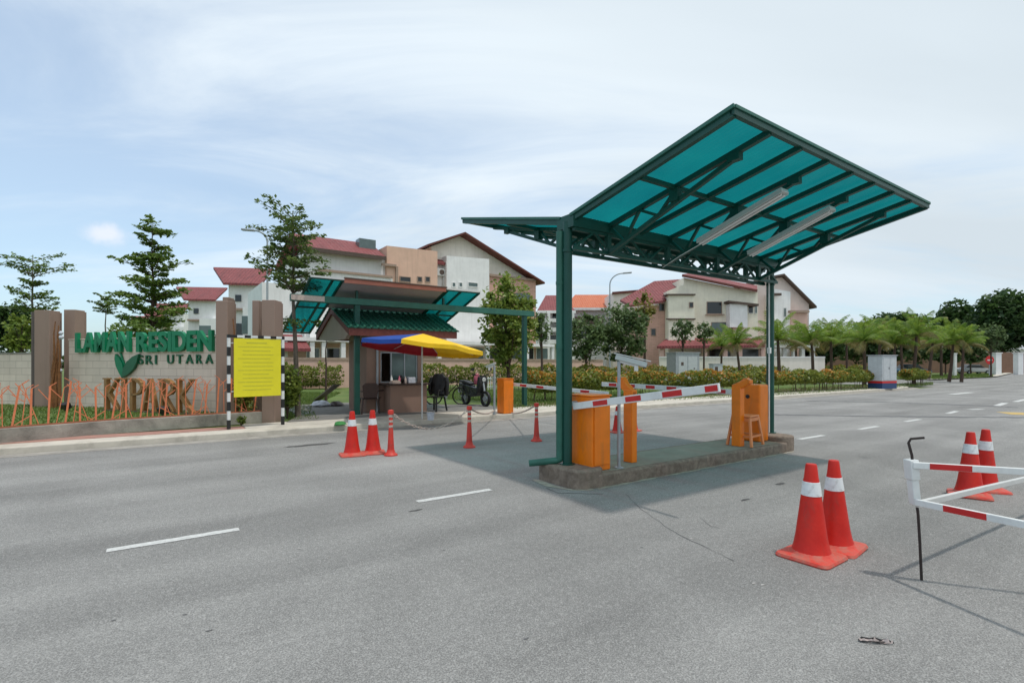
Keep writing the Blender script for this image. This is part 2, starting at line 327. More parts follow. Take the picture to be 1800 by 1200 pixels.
L_grass = leafmat('grass_blades', (0.05, 0.10, 0.015), (0.14, 0.20, 0.04), 0.6, 0.3)
L_yel = leafmat('yellow_green_leaves', (0.10, 0.13, 0.02), (0.26, 0.22, 0.05), 0.9, 0.3)

# ------------------------------------------------------------------ mesh builder
class MB:
    def __init__(s, M=None): s.v = []; s.f = []; s.m = []; s.M = M
    def add(s, vs, fs, m=0):
        o = len(s.v); s.v += [tuple(s.M @ Vector(p)) if s.M else tuple(p) for p in vs]
        s.f += [tuple(i+o for i in f) for f in fs]; s.m += [m]*len(fs); return s
    def box(s, x0, x1, y0, y1, z0, z1, m=0):
        return s.add([(x0,y0,z0),(x1,y0,z0),(x1,y1,z0),(x0,y1,z0),(x0,y0,z1),(x1,y0,z1),(x1,y1,z1),(x0,y1,z1)],
            [(0,3,2,1),(4,5,6,7),(0,1,5,4),(1,2,6,5),(2,3,7,6),(3,0,4,7)], m)
    def prism_xz(s, poly, y0, y1, m=0):
        n = len(poly); vs = [(x,y0,z) for x,z in poly]+[(x,y1,z) for x,z in poly]
        return s.add(vs, [tuple(range(n)), tuple(range(2*n-1,n-1,-1))]+[(i,i+n,(i+1)%n+n,(i+1)%n) for i in range(n)], m)
    def prism_xy(s, poly, z0, z1, m=0):
        n = len(poly); vs = [(x,y,z0) for x,y in poly]+[(x,y,z1) for x,y in poly]
        return s.add(vs, [tuple(range(n-1,-1,-1)), tuple(range(n,2*n))]+[(i,(i+1)%n,(i+1)%n+n,i+n) for i in range(n)], m)
    def prism_yz(s, poly, x0, x1, m=0):
        n = len(poly); vs = [(x0,y,z) for y,z in poly]+[(x1,y,z) for y,z in poly]
        return s.add(vs, [tuple(range(n-1,-1,-1)), tuple(range(n,2*n))]+[(i,(i+1)%n,(i+1)%n+n,i+n) for i in range(n)], m)
    def slab(s, q, th, m=0):      # four 3-D corners of the top, extruded down by th
        q = [Vector(p) for p in q]; dn = Vector((0,0,-th)); vs = q+[p+dn for p in q]; n = len(q)
        return s.add(vs, [tuple(range(n)), tuple(range(2*n-1,n-1,-1))]+[(i,i+n,(i+1)%n+n,(i+1)%n) for i in range(n)], m)
    def bar(s, a, b, w, h, m=0, up=(0,0,1)):
        a = Vector(a); b = Vector(b); d = (b-a).normalized(); u = Vector(up)
        if abs(d.dot(u)) > 0.98: u = Vector((0,1,0))
        x = d.cross(u).normalized(); z = x.cross(d)
        vs = []
        for p in (a, b):
            for i, j in ((-1,-1),(1,-1),(1,1),(-1,1)): vs.append(p + x*(w/2*i) + z*(h/2*j))
        return s.add(vs, [(0,1,2,3),(7,6,5,4),(0,4,5,1),(1,5,6,2),(2,6,7,3),(3,7,4,0)], m)
    def cyl(s, a, b, r0, r1=None, n=12, m=0): return s.tube([a, b], [r0, r0 if r1 is None else r1], n, m)
    def tube(s, pts, r, n=8, m=0, closed=False):
        pts = [Vector(p) for p in pts]; k = len(pts)
        if isinstance(r, (int, float)): r = [r]*k
        vs = []; up = None
        for i, p in enumerate(pts):
            d = (pts[min(i+1,k-1)] - pts[max(i-1,0)])
            if closed: d = pts[(i+1)%k]-pts[(i-1)%k]
            d.normalize()
            if up is None:
                up = Vector((0,0,1)) if abs(d.z) < 0.9 else Vector((1,0,0))
            x = d.cross(up).normalized(); up = x.cross(d).normalized()
            for j in range(n):
                a = 2*math.pi*j/n; vs.append(p + x*(r[i]*math.cos(a)) + up*(r[i]*math.sin(a)))
        fs = []
        for i in range(k if closed else k-1):
            for j in range(n):
                a = i*n+j; b = i*n+(j+1)%n; i2 = (i+1)%k
                fs.append((a, b, i2*n+(j+1)%n, i2*n+j))
        if not closed: fs += [tuple(range(n-1,-1,-1)), tuple((k-1)*n+j for j in range(n))]
        return s.add(vs, fs, m)
    def lathe(s, prof, n=24, c=(0,0,0), m=0, ms=None):
        vs = []; fs = []
        for r, z in prof:
            for j in range(n): a = 2*math.pi*j/n; vs.append((c[0]+r*math.cos(a), c[1]+r*math.sin(a), c[2]+z))
        for i in range(len(prof)-1):
            for j in range(n): fs.append((i*n+j, i*n+(j+1)%n, (i+1)*n+(j+1)%n, (i+1)*n+j))
        fs.append(tuple(range(n-1,-1,-1))); fs.append(tuple((len(prof)-1)*n+j for j in range(n)))
        return s.add(vs, fs, m)
    def build(s, name, mats, parent=None, smooth=None, bevel=0.0):
        me = bpy.data.meshes.new(name); me.from_pydata(s.v, [], s.f)
        if not isinstance(mats, (list, tuple)): mats = [mats]
        for m in mats: me.materials.append(m)
        if len(mats) > 1: me.polygons.foreach_set('material_index', s.m)
        me.validate(); me.update()
        if smooth is not None:
            me.shade_smooth(); me.set_sharp_from_angle(angle=R(smooth))
        o = bpy.data.objects.new(name, me); COL.objects.link(o)
        if parent: o.parent = parent
        if bevel:
            b = o.modifiers.new('bevel', 'BEVEL'); b.width = bevel; b.segments = 2; b.limit_method = 'ANGLE'; b.angle_limit = R(40)
        return o
def tag(o, label, cat, group=None):
    o['label'] = label; o['category'] = cat
    if group: o['group'] = group
    return o
def thing(name, label, cat, loc=(0,0,0), rz=0.0, group=None):
    o = bpy.data.objects.new(name, None); COL.objects.link(o); o.location = loc; o.rotation_euler = (0,0,rz); o.empty_display_size = 0.2
    return tag(o, label, cat, group)
def struct(name, mb, m, **k):
    o = mb.build(name, m, **k); o['kind'] = 'structure'; return o
def kids(o): return [c for c in bpy.data.objects if c.parent == o]
def dup(o, loc, rz=None, label=None, scale=None):
    def cp(a, par):
        c = a.copy(); COL.objects.link(c); c.parent = par
        for ch in kids(a): cp(ch, c)
        return c
    src = kids(o); r = o.copy(); COL.objects.link(r)
    for ch in src: cp(ch, r)
    r.location = loc
    if rz is not None: r.rotation_euler = (0,0,rz)
    if scale: r.scale = (scale,)*3 if isinstance(scale,(int,float)) else scale
    if label: r['label'] = label
    return r

# leaf cloud: N small bent quads as one mesh
def leaf_mesh(name, pts, size, m, parent, flat=0.5, aspect=0.55, jitter=0.35, mi=None, mats=None):
    pts = np.asarray(pts, float); n = len(pts)
    nrm = rng.normal(size=(n,3)); nrm[:,2] = np.abs(nrm[:,2])+flat*2.0; nrm /= np.linalg.norm(nrm,axis=1)[:,None]
    a = rng.normal(size=(n,3)); a -= (a*nrm).sum(1)[:,None]*nrm; a /= np.linalg.norm(a,axis=1)[:,None]
    b = np.cross(nrm, a)
    sz = (size if np.ndim(size) else np.full(n, size))*(1+rng.uniform(-jitter, jitter, n))
    l = (a.T*sz*0.5).T; wd = (b.T*sz*0.5*aspect).T; tip = (nrm.T*sz*(-0.12)).T
    V = np.empty((n,4,3)); V[:,0] = pts-l+tip; V[:,1] = pts+wd; V[:,2] = pts+l+tip; V[:,3] = pts-wd
    me = bpy.data.meshes.new(name); me.vertices.add(n*4); me.vertices.foreach_set('co', V.reshape(-1))
    me.loops.add(n*4); me.loops.foreach_set('vertex_index', np.arange(n*4, dtype=np.int32))
    me.polygons.add(n); me.polygons.foreach_set('loop_start', np.arange(0, n*4, 4, dtype=np.int32))
    try: me.polygons.foreach_set('loop_total', np.full(n, 4, dtype=np.int32))
    except Exception: pass
    for q in (mats or [m]): me.materials.append(q)
    if mi is not None: me.polygons.foreach_set('material_index', mi)
    me.update(calc_edges=True); me.validate()
    o = bpy.data.objects.new(name, me); COL.objects.link(o)
    if parent: o.parent = parent
    return o
def blob(c, r, n, shell=0.55):
    d = rng.normal(size=(n,3)); d /= np.linalg.norm(d,axis=1)[:,None]
    rad = rng.uniform(shell, 1.0, n)**0.7
    return np.asarray(c) + d*np.asarray(r)*rad[:,None]

# ================================================================== GROUND
g = MB().box(-400, 1200, -150, 1400, -0.45, -0.012); struct('ground', g, M_grass)
RT = thing  # alias
def road_obj(name, poly_st, z, m, th=None, bevel=0):
    mb = MB(); 
    if th is None: mb.add([(s,t,z) for s,t in poly_st], [tuple(range(len(poly_st)))])
    else: mb.prism_xy(poly_st, z-th, z)
    o = struct(name, mb, m, bevel=bevel); o.rotation_euler = (0,0,YAW); return o
def st(px, py, z=0.0):
    p = G(px, py, z); return (CS*p.x + SN*p.y, -SN*p.x + CS*p.y)
road_obj('road', [(-60,-40),(420,-40),(420,30),(130,24),(90,25),(52,40),(43,40),(43.5,20),(43,12.15),(-60,12.15)], 0.0, M_asph)
# verge (lawn between the road and the houses), with bare soil strip
verge = [(-60,12.9),(38,12.9),(41,13.6),(42.0,15),(41,18),(37,20),(37,60),(-60,60)]
road_obj('verge_lawn', verge, 0.10, M_grass, 0.3)
road_obj('soil_strip', [(10.2,13.2),(38.5,13.1),(41,14.2),(40,15.2),(26,15.8),(10.2,15.0)], 0.104, M_soil)
# pavement: pale kerb strip + pavers behind it
kerbp = [(-60,12.15),(37,12.15),(39.5,12.5),(41.6,13.6),(42.6,15.2),(42.2,15.6),(40.9,14.3),(39.0,13.2),(37,12.95),(-60,12.62)]
road_obj('kerb', kerbp, 0.12, M_pave, 0.3, 0.02)
road_obj('gutter_strip', [(-60,11.75),(37,11.75),(40,12.0),(42.2,13.2),(43.2,15.2),(42.62,15.2),(41.6,13.55),(39.5,12.45),(37,12.12),(-60,12.12)], 0.004, M_kerb)
road_obj('pink_pavement', [(-60,12.65),(1.6,12.72),(1.6,13.25),(-60,13.0)], 0.13, M_pinkpave, 0.3)
road_obj('pale_pavement', [(1.62,12.72),(37,12.98),(37,13.4),(10,13.9),(1.62,13.6)], 0.128, M_pave, 0.3)
road_obj('booth_slab', [(2.6,13.45),(9.4,13.7),(9.4,15.4),(8.2,16.2),(8.2,19),(3.3,19),(3.3,15.2)], 0.14, M_slab, 0.3)
# far block across the side road
far = [st(1632,667), st(1745,662), st(1770,656), st(1800,650.5), (420,34), (420,90), (120,90), (55,60), (52,30)]
road_obj('far_verge', far, 0.1, M_grass, 0.3)
fk = MB()
def ribbon(pts, wd, z, name, m, jit=0.0):
    mb = MB(); P = [Vector((p[0], p[1], z)) for p in pts]
    if jit:
        Q = []
        for i in range(len(P)-1):
            n = max(2, int((P[i+1]-P[i]).length/0.12))
            for k in range(n): Q.append(P[i].lerp(P[i+1], k/n))
        Q.append(P[-1]); P = [q+Vector((random.uniform(-jit,jit), random.uniform(-jit,jit), 0)) for q in Q]
    vs = []
    for i, p in enumerate(P):
        d = (P[min(i+1,len(P)-1)]-P[max(i-1,0)]).normalized(); x = Vector((d.y,-d.x,0))
        ww = wd*(1 + (random.uniform(-.5,.5) if jit else 0))
        vs += [p+x*ww/2, p-x*ww/2]
    mb.add(vs, [(2*i, 2*i+1, 2*i+3, 2*i+2) for i in range(len(P)-1)])
    return struct(name, mb, m)
ribbon([G(1628,668.5), G(1745,662.5), G(1772,656.5), G(1800,651)], 0.9, 0.13, 'far_kerb', M_pave)
# road markings
def dash(s0, s1, t=5.35, wd=0.10, m=None, name='lane_marking'):
    n = 10; mb = MB(); vs = []
    for i in range(n+1):
        s = s0+(s1-s0)*i/n
        vs += [(s, t-wd/2+random.uniform(-.004,.004), 0.004), (s, t+wd/2+random.uniform(-.004,.004), 0.004)]
    mb.add(vs, [(2*i,2*i+2,2*i+3,2*i+1) for i in range(n)]); o = struct(name, mb, m or M_line); o.rotation_euler = (0,0,YAW)
dash(-0.35, 0.63, 5.42); dash(2.41, 3.39, 5.36)
for s0 in (10.9, 13.75, 16.6): dash(s0, s0+1.05, 5.32, 0.12)
for s0 in (-11.3,-8.6,-5.9,-3.1): dash(s0, s0+1.0, 5.45)
ribbon([G(1672,693), G(1708,689.5)], 0.32, 0.004, 'lane_marking', M_line)
ribbon([G(1752,713), G(1767,708)], 0.2, 0.004, 'lane_marking', M_line)
ribbon([G(1784,706), G(1812,700)], 0.2, 0.004, 'lane_marking', M_line)
ribbon([G(1704,719.5), G(1727,719)], 0.22, 0.004, 'lane_marking', M_line)
ribbon([G(1666,726.5), G(1682,722.5)], 0.15, 0.004, 'lane_marking', M_line)
ribbon([G(1764,726), G(1800,727), G(1900,730)], 0.95, 0.004, 'yellow_marking', M_yroad)
# seams, cracks and stains in the asphalt
M_crk = mat('hairline_crack', (0.13,0.13,0.13), 0.85, 0.2, 12)
M_patch = mat('newer_asphalt_patch', (0.13, 0.13, 0.131), 0.85, 0.15, 30, 0.5, 90)
ribbon([G(1330,728), G(1500,731), G(1700,733), G(1900,734)], 0.30, 0.003, 'asphalt_seam', M_patch, 0.02)
ribbon([G(1420,704.5), G(1560,707), G(1700,712), G(1790,716)], 0.35, 0.003, 'asphalt_seam', M_patch, 0.02)
ribbon([G(1100,868), G(1128,895), G(1170,925), G(1215,950), G(1290,985)], 0.006, 0.003, 'asphalt_crack', M_crk, 0.01)
ribbon([G(1230,910), G(1250,925), G(1262,928)], 0.005, 0.003, 'asphalt_crack', M_crk, 0.01)
ribbon([G(960,858), G(980,866), G(1060,868)], 0.015, 0.003, 'asphalt_crack', M_seam, 0.01)
def stain(px, py, a, b, seed, m=M_stain, z=0.003, name='asphalt_stain'):
    rr = random.Random(seed); c = G(px, py); n = 26; vs = []
    for k in range(n):
        an = 2*math.pi*k/n; q = 1+rr.uniform(-.22,.22)
        ds = a*q*math.cos(an); dt = b*q*math.sin(an)
        vs.append((c.x+CS*ds-SN*dt, c.y+SN*ds+CS*dt, z))
    struct(name, MB().add(vs, [tuple(range(n))]), m)
stain(545,782,0.45,0.10,1); stain(1372,850,0.10,0.035,3); stain(1310,878,0.09,0.02,4); stain(730,897,0.08,0.02,5)
for i,(px,py) in enumerate(((325,1080),(200,1090),(368,1108),(780,967),(1128,962),(925,1122))):
    stain(px,py,0.011+0.004*(i%3),0.007,20+i,M_crk)
M_chip = mat('pale_asphalt_chip', (0.42,0.40,0.38), 0.8)
for i,(px,py) in enumerate(((526,964),(1198,931),(1340,1028),(1325,1025),(1215,946),(614,946))): stain(px,py,0.018,0.008,50+i,M_chip,0.004,'paint_fleck')

# ================================================================== TRAFFIC ISLAND
def capsule(s0, s1, t0, t1, n=10):
    r = (t1-t0)/2; c = (t0+t1)/2; P = []
    for k in range(n+1): a = -math.pi/2 + math.pi*k/n; P.append((s1-r*0.45+r*0.45*math.cos(a), c+r*math.sin(a)))
    for k in range(n+1): a = math.pi/2 + math.pi*k/n; P.append((s0+r*0.45+r*0.45*math.cos(a), c+r*math.sin(a)))
    return P
isl = thing('traffic_island', 'long concrete traffic island with rounded brown kerb under the green canopy', 'traffic island', RW(4.12,5.13,0), YAW)
MB().prism_xy(capsule(0.25, 5.2, -0.47, 0.47), -0.1, 0.165).build('kerb', M_island, isl, 40, 0.025)
MB().prism_xy([(0.5,-0.38),(4.9,-0.38),(4.9,0.38),(0.5,0.38)], 0.1, 0.17).build('concrete_top', M_islandtop, isl)
def endblock(x0, x1):
    P = []; r = 0.2
    for cx_, cy_, a0 in ((x1-r,-0.46+r,-90),(x1-r,0.46-r,0),(x0+r,0.46-r,90),(x0+r,-0.46+r,180)):
        for k in range(5): a = R(a0+90*k/4); P.append((cx_+r*math.cos(a), cy_+r*math.sin(a)))
    return P
MB().prism_xy(endblock(0.10, 0.62), -0.1, 0.235).build('end_block', M_island, isl, 40, 0.03)
MB().prism_xy(endblock(4.95, 5.42), -0.1, 0.27).build('end_block', M_island, isl, 40, 0.03)
IZ = 0.17
M_mortar = mat('pale_mortar_smear', (0.36,0.33,0.27), 0.9, 0.3, 14, 0.4, 60)
ribbon([RW(4.5,4.63),RW(6,4.63),RW(7.5,4.63),RW(9.3,4.63)],0.05,0.004,'mortar_smear',M_mortar,0.014)
ribbon([RW(4.15,5.5),RW(4.12,5.1),RW(4.2,4.75),RW(4.45,4.62)],0.08,0.0045,'mortar_smear',M_mortar,0.02)

# ================================================================== CANOPY
can = thing('steel_canopy', 'green steel butterfly canopy with translucent teal sheets on two posts over the island', 'canopy', RW(4.44,5.13,0), YAW)
LEN = 5.0; WR = 2.37; WL = 2.75; ZG = 3.46; ZR = 3.94; ZL = 4.10
def zr(y): return ZG + (ZR-ZG)*(-y)/WR if y < 0 else ZG + (ZL-ZG)*y/WL
for x in (0.0, LEN):
    m = MB(); zb = 0.235 if x == 0 else 0.27
    m.cyl((x,0,zb), (x,0,3.42), 0.062, n=24); m.cyl((x,0,zb), (x,0,zb+0.012), 0.10, n=20)
    m.cyl((x,0,3.02),(x,0,3.06),0.075,n=20)
    m.build('post', M_green, can, 40)
    dp = MB(); sg = -1 if x == 0 else 1
    dx = x + sg*0.075; dy = 0.07
    dp.cyl((dx,dy,zb+0.06),(dx,dy,3.3),0.047,n=16)
    dp.tube([(dx,dy,zb+0.12),(dx,dy,zb+0.06),(dx+sg*0.03,dy+0.03,zb+0.045),(dx+sg*0.30,dy+0.22,zb+0.03)] if x else
            [(dx,dy,zb+0.12),(dx,dy,zb+0.06),(dx-0.03,dy+0.03,zb+0.045),(dx-0.30,dy+0.27,zb+0.0)], 0.045, 14)
    for zc in (0.9, 1.75, 2.6): dp.cyl((dx,dy,zc),(dx,dy,zc+0.04),0.052,n=16)
    dp.build('downpipe', M_green2 if x==0 else M_green, can, 40)
MB().cyl((LEN-0.085,-0.02,0.27),(LEN-0.085,-0.02,3.2),0.014,n=10).box(LEN-0.12,LEN-0.06,-0.05,0.0,1.75,1.86).build('conduit', M_white, can, 40)
# gutter
MB().box(-0.03, LEN+0.03, -0.15, 0.15, 3.33, 3.345).box(-0.03,LEN+0.03,-0.165,-0.15,3.33,3.47).box(-0.03,LEN+0.03,0.15,0.165,3.33,3.47)\
    .box(-0.042,-0.03,-0.165,0.165,3.33,3.50).box(LEN+0.03,LEN+0.042,-0.165,0.165,3.33,3.50).build('gutter', M_green, can)
# longitudinal truss (two faces)
for yy in (-0.12, 0.12):
    m = MB(); zt, zb = 3.31, 3.06; m.bar((0,yy,zt),(LEN,yy,zt),0.045,0.045); m.bar((0,yy,zb),(LEN,yy,zb),0.045,0.045)
    n = 7
    for k in range(n):
        x0 = LEN*k/n; x1 = LEN*(k+1)/n
        m.bar((x0,yy,zb),((x0+x1)/2,yy,zt),0.03,0.03); m.bar(((x0+x1)/2,yy,zt),(x1,yy,zb),0.03,0.03)
    for k in (1,3,5,7): m.bar((LEN*k/8,yy,zb),(LEN*k/8,yy,zt),0.075,0.06)
    m.build('longitudinal_truss', M_green, can)
for side, W, in ((-1, WR), (1, WL)):
    zo = zr(side*W); nm = (lambda y: zr(y)-0.03)
    for k in range(9):
        x = LEN*k/8; x = min(max(x, 0.0), LEN); trussed = k % 2 == 1
        y0 = side*0.16; y1 = side*W; hh = 0.07 if k in (0,8) else 0.06
        up_ = 0.022 if k in (0,8) else 0.0; MB().bar((x,y0,nm(y0)-hh/2+up_),(x,y1,nm(y1)-hh/2+up_),0.06,hh).build('rafter', M_green, can)
        if trussed:
            ym = side*W*0.84; A = (x, side*0.12, 3.06); B = (x, ym, nm(ym)-0.09)
            m = MB(); m.bar(A, B, 0.05, 0.05); m.box(x-0.04,x+0.04,min(ym-0.07*side,ym+0.07*side),max(ym-0.07*side,ym+0.07*side),B[2]-0.03,B[2]+0.05)
            def low(y): q = (abs(y)-0.12)/(abs(ym)-0.12); return 3.06+(B[2]-3.06)*q
            for ya, yb in ((0.16,0.42),(0.68,0.42),(0.68,0.98),(1.24,0.98)):
                ya *= side*W/WR; yb *= side*W/WR
                m.bar((x,ya,nm(ya)-0.05),(x,yb,low(yb)),0.035,0.035)
            m.build('cantilever_truss', M_green, can)
    yo = side*W
    m = MB(); m.bar((-0.03,yo,zo-0.03),(LEN+0.03,yo,zo-0.03),0.05,0.07); m.build('edge_beam', M_green, can)
    yp = side*W*0.52; m = MB(); m.bar((0.02,yp,nm(yp)-0.035),(LEN-0.02,yp,nm(yp)-0.035),0.05,0.05)
    for k in (1,3,5,7): m.box(LEN*k/8-0.05,LEN*k/8+0.05,yp-0.06,yp+0.06,nm(yp)-0.20,nm(yp)-0.05)
    m.build('purlin', M_green, can)
    # sheet with shallow corrugations
    m = MB(); nx = 160; vs = []
    for i in range(nx+1):
        x = -0.02+(LEN+0.04)*i/nx; dz = 0.004*math.cos(i*math.pi)
        for y in (side*0.1, side*(W+0.02)): vs.append((x, y, zr(y)+0.012+dz))
    m.add(vs, [(2*i,2*i+2,2*i+3,2*i+1) for i in range(nx)]); m.build('roof_sheet', M_poly, can)
    m = MB()
    for x in (-0.045, LEN+0.045): m.bar((x,side*0.1,zr(side*0.1)+0.005),(x,side*(W+0.03),zr(side*(W+0.03))+0.005),0.02,0.035)
    m.bar((-0.03,side*(W+0.03),zr(yo)+0.008),(LEN+0.03,side*(W+0.03),zr(yo)+0.008),0.02,0.03); m.build('sheet_trim', M_green2, can)
# two fluorescent fittings below the right wing
def lamp(px0,py0,px1,py1,x,label):
    # local y of the two ends on the plane x in canopy frame
    o = RW(4.44+x, 5.13, 0); 
    def hit(px):
        r = (px-900)/F; a = Vector((SN, -CS))     # towards the camera side (-t)
        k = (r*o.y - o.x)/(a.x - r*a.y); return k, o.y + a.y*k
    k0, d0 = hit(px0); k1, d1 = hit(px1); z0 = CAMH+(HY-py0)/F*d0; z1 = CAMH+(HY-py1)/F*d1
    f = thing('fluorescent_light', label, 'light fitting', RW(4.44+x, 5.13-k0, z0), YAW, 'fluorescent fittings under the canopy')
    dy = -(k1-k0); dz = z1-z0
    MB().bar((0,0,0.045),(0,dy,dz+0.045),0.16,0.05).bar((-.07,0,0.02),(-.07,dy,dz+0.02),0.02,0.03).bar((.07,0,0.02),(.07,dy,dz+0.02),0.02,0.03).build('casing', M_diff, f, bevel=0.006)
    for q in (-0.035, 0.035): MB().cyl((q,0.02*-1,0.0),(q,dy*0.98,dz*0.98),0.014,n=10).build('tube', M_tube, f, 40)
    return z0, k0
lamp(1230,430,1380,341,LEN*3/8-0.12,'fluorescent fitting nearer the camera under the canopy, with bare twin tubes')
lamp(1318,450,1464,371,LEN*5/8-0.12,'fluorescent fitting farther from the camera under the canopy, toward its open right end')
MB().tube([PD(1165,470,7.6),PD(1195,450,7.2),PD(1231,429,6.9)],0.005,6).build('conduit', M_white, None)
o = bpy.data.objects['conduit.001'] if 'conduit.001' in bpy.data.objects else None
if o: mw = o.matrix_world.copy(); o.parent = can; o.matrix_parent_inverse = (Matrix.Translation(can.location) @ Matrix.Rotation(YAW,4,'Z')).inverted()

# ================================================================== BARRIER MACHINES
def striped_arm(root, A, B, wd, hh, nred, m_w=M_white, first=0.12):
    A = Vector(A); B = Vector(B)
    MB().bar(A, B, wd, hh).build('boom_arm', m_w, root, bevel=0.006)
    for q0, q1 in nred:
        MB().bar(A.lerp(B,q0), A.lerp(B,q1), wd+0.008, hh*0.68).build('red_stripe', M_red, root)
# near machine
b1 = thing('barrier_gate', 'orange barrier cabinet beside the near canopy post, its raised arm pointing over the right lane', 'barrier gate', RW(4.57,4.80,IZ), YAW, 'boom barriers at the checkpoint')
MB().box(0.0,0.33,0.0,0.46,0.0,0.96).build('cabinet', M_orange, b1, bevel=0.015)
MB().box(-0.015,0.345,-0.012,0.475,0.962,0.985).build('cabinet_lid', M_orange, b1, bevel=0.008)
MB().box(0.03,0.30,-0.016,-0.003,0.08,0.86).build('cabinet_door', M_orange, b1, bevel=0.004)
MB().cyl((-0.10,0.30,0.86),(0.0,0.30,0.86),0.035,n=16).build('pivot', M_grey, b1, 40)
# arm in world pixels -> local
def loc(root, P): return (Matrix.Translation(root.location) @ Matrix.Rotation(root.rotation_euler.z,4,'Z')).inverted() @ Vector(P)
def along(px, py, o):         # point on the vertical plane through o running across the road
    r = (px-900)/F; a = Vector((SN,-CS)); k = (r*o.y-o.x)/(a.x-r*a.y); d = o.y+a.y*k; return Vector((r*d, d, CAMH+(HY-py)/F*d))
o1 = RW(4.50,4.9)
A = along(1008,714,o1); B = along(1265,681,o1)
L0 = (B-A).length
def q1(px): return (along(px,700,o1)-Vector((A.x,A.y,along(px,700,o1).z))).length/Vector((B.x-A.x,B.y-A.y)).length
striped_arm(b1, loc(b1,A), loc(b1,B), 0.032, 0.088, [(q1(1044),q1(1069)),(q1(1101),q1(1128)),(q1(1166),q1(1200)),(q1(1241),q1(1263))])
# far machine on the island
b2 = thing('barrier_gate', 'orange barrier cabinet at the far end of the island with arm across the left lane', 'barrier gate', RW(8.75,4.95,IZ), YAW, 'boom barriers at the checkpoint')
MB().box(0.0,0.30,0.0,0.42,0.0,1.02).build('cabinet', M_orange, b2, bevel=0.03)
MB().prism_yz([(0.16,1.0),(0.44,1.0),(0.44,1.02),(0.30,1.13),(0.24,1.13)],0.0,0.10).build('slanted_hood', M_orange, b2, bevel=0.008)
MB().cyl((-0.015,0.22,0.80),(0.01,0.22,0.80),0.035,n=16).build('round_port', M_black, b2, 40)
MB().cyl((0.1,0.42,0.88),(0.1,0.52,0.88),0.035,n=16).build('pivot', M_grey, b2, 40)
striped_arm(b2, (0.1,0.5,0.86), (0.1,4.0,0.90), 0.04, 0.10, [(q,q+0.07) for q in (0.06,0.22,0.38,0.54,0.70,0.86)])
# machine across the left lane, by the booth
b3 = thing('barrier_gate', 'orange barrier cabinet on the pavement right of the guard booth with level striped arm', 'barrier gate', G(893,727,0.13)+Vector((-0.12,0.02,0)), YAW, 'boom barriers at the checkpoint')
MB().box(0.0,0.34,0.0,0.36,0.0,0.99).build('cabinet', M_orange, b3, bevel=0.015)
MB().box(-0.012,0.352,-0.012,0.372,0.992,1.01).build('cabinet_lid', M_orange, b3, bevel=0.006)
MB().cyl((0.34,0.1,0.83),(0.42,0.1,0.83),0.03,n=14).build('pivot', M_grey, b3, 40)
striped_arm(b3, (0.40,0.12,0.83), (0.40,-3.75,0.74), 0.04, 0.09, [(q,q+0.08) for q in (0.10,0.30,0.52,0.76)])
# ticket / card reader post, slanted head
t1 = thing('card_reader_post', 'slim orange card reader post with slanted head behind the grey camera pole', 'card reader', RW(5.45,4.93,IZ), YAW, 'orange card reader posts')
MB().box(0.0,0.11,0.0,0.16,0.0,1.02).build('column', M_orange, t1, bevel=0.01)
MB().prism_yz([(0.0,1.0),(0.0,0.90),(0.22,1.03),(0.32,1.13),(0.32,1.20),(0.20,1.20),(0.14,1.12)],0.01,0.10).build('slanted_head', M_orange, t1, bevel=0.01)
t2 = thing('card_reader_post', 'orange card reader slab standing behind the plastic stool at the island far end', 'card reader', G(1301,785,IZ), YAW, 'orange card reader posts')
MB().box(0.0,0.13,0.0,0.16,0.0,1.0).build('column', M_orange, t2, bevel=0.01)
MB().prism_yz([(0.0,0.97),(0.16,0.97),(0.16,1.03),(-0.10,1.14),(-0.16,1.12),(-0.16,1.07)],0.01,0.12).build('slanted_head', M_orange, t2, bevel=0.01)
# CCTV on poles
def cctv(base, h, size, yaw, label, grp, pr=0.022):
    r = thing('security_camera', label, 'security camera', base, yaw, grp)
    MB().cyl((0,0,0),(0,0,h),pr,n=14).cyl((0,0,0),(0,0,0.012),0.06,n=16).build('pole', M_grey, r, 40)
    L_ = size
    m = MB(); a = Vector((-0.05*L_/0.4,0,h+0.06)); b = Vector((L_,0,h-0.05)); m.bar(a,b,0.11*L_/0.42,0.085*L_/0.42); m.build('housing', M_diff, r, bevel=0.012)
    MB().bar(a+Vector((-0.02,0,0.055*L_/0.42)), b+Vector((0.05,0,0.055*L_/0.42)), 0.13*L_/0.42, 0.012).build('sun_shield', M_white, r, bevel=0.003)
    MB().bar((0,0,h),(L_*0.62,0,h-0.06),0.03,0.03).bar((L_*0.62,0,h-0.04),(L_*0.62,0,h-0.13),0.05,0.05).build('bracket', M_white, r)
    MB().cyl(b+Vector((-0.001,0,0)),b+Vector((0.004,0,0)),0.03*L_/0.42,n=14).build('lens', M_black, r, 40)
    return r
cctv(G(1088,822,IZ), 1.42, 0.36, R(-8), 'white camera housing on a slim grey pole on the island beside the near barrier cabinet', 'security cameras')
cctv(G(869,728,0.13), 1.38, 0.24, R(172), 'white camera on a pale pole left of the orange cabinet by the booth', 'security cameras', 0.032)

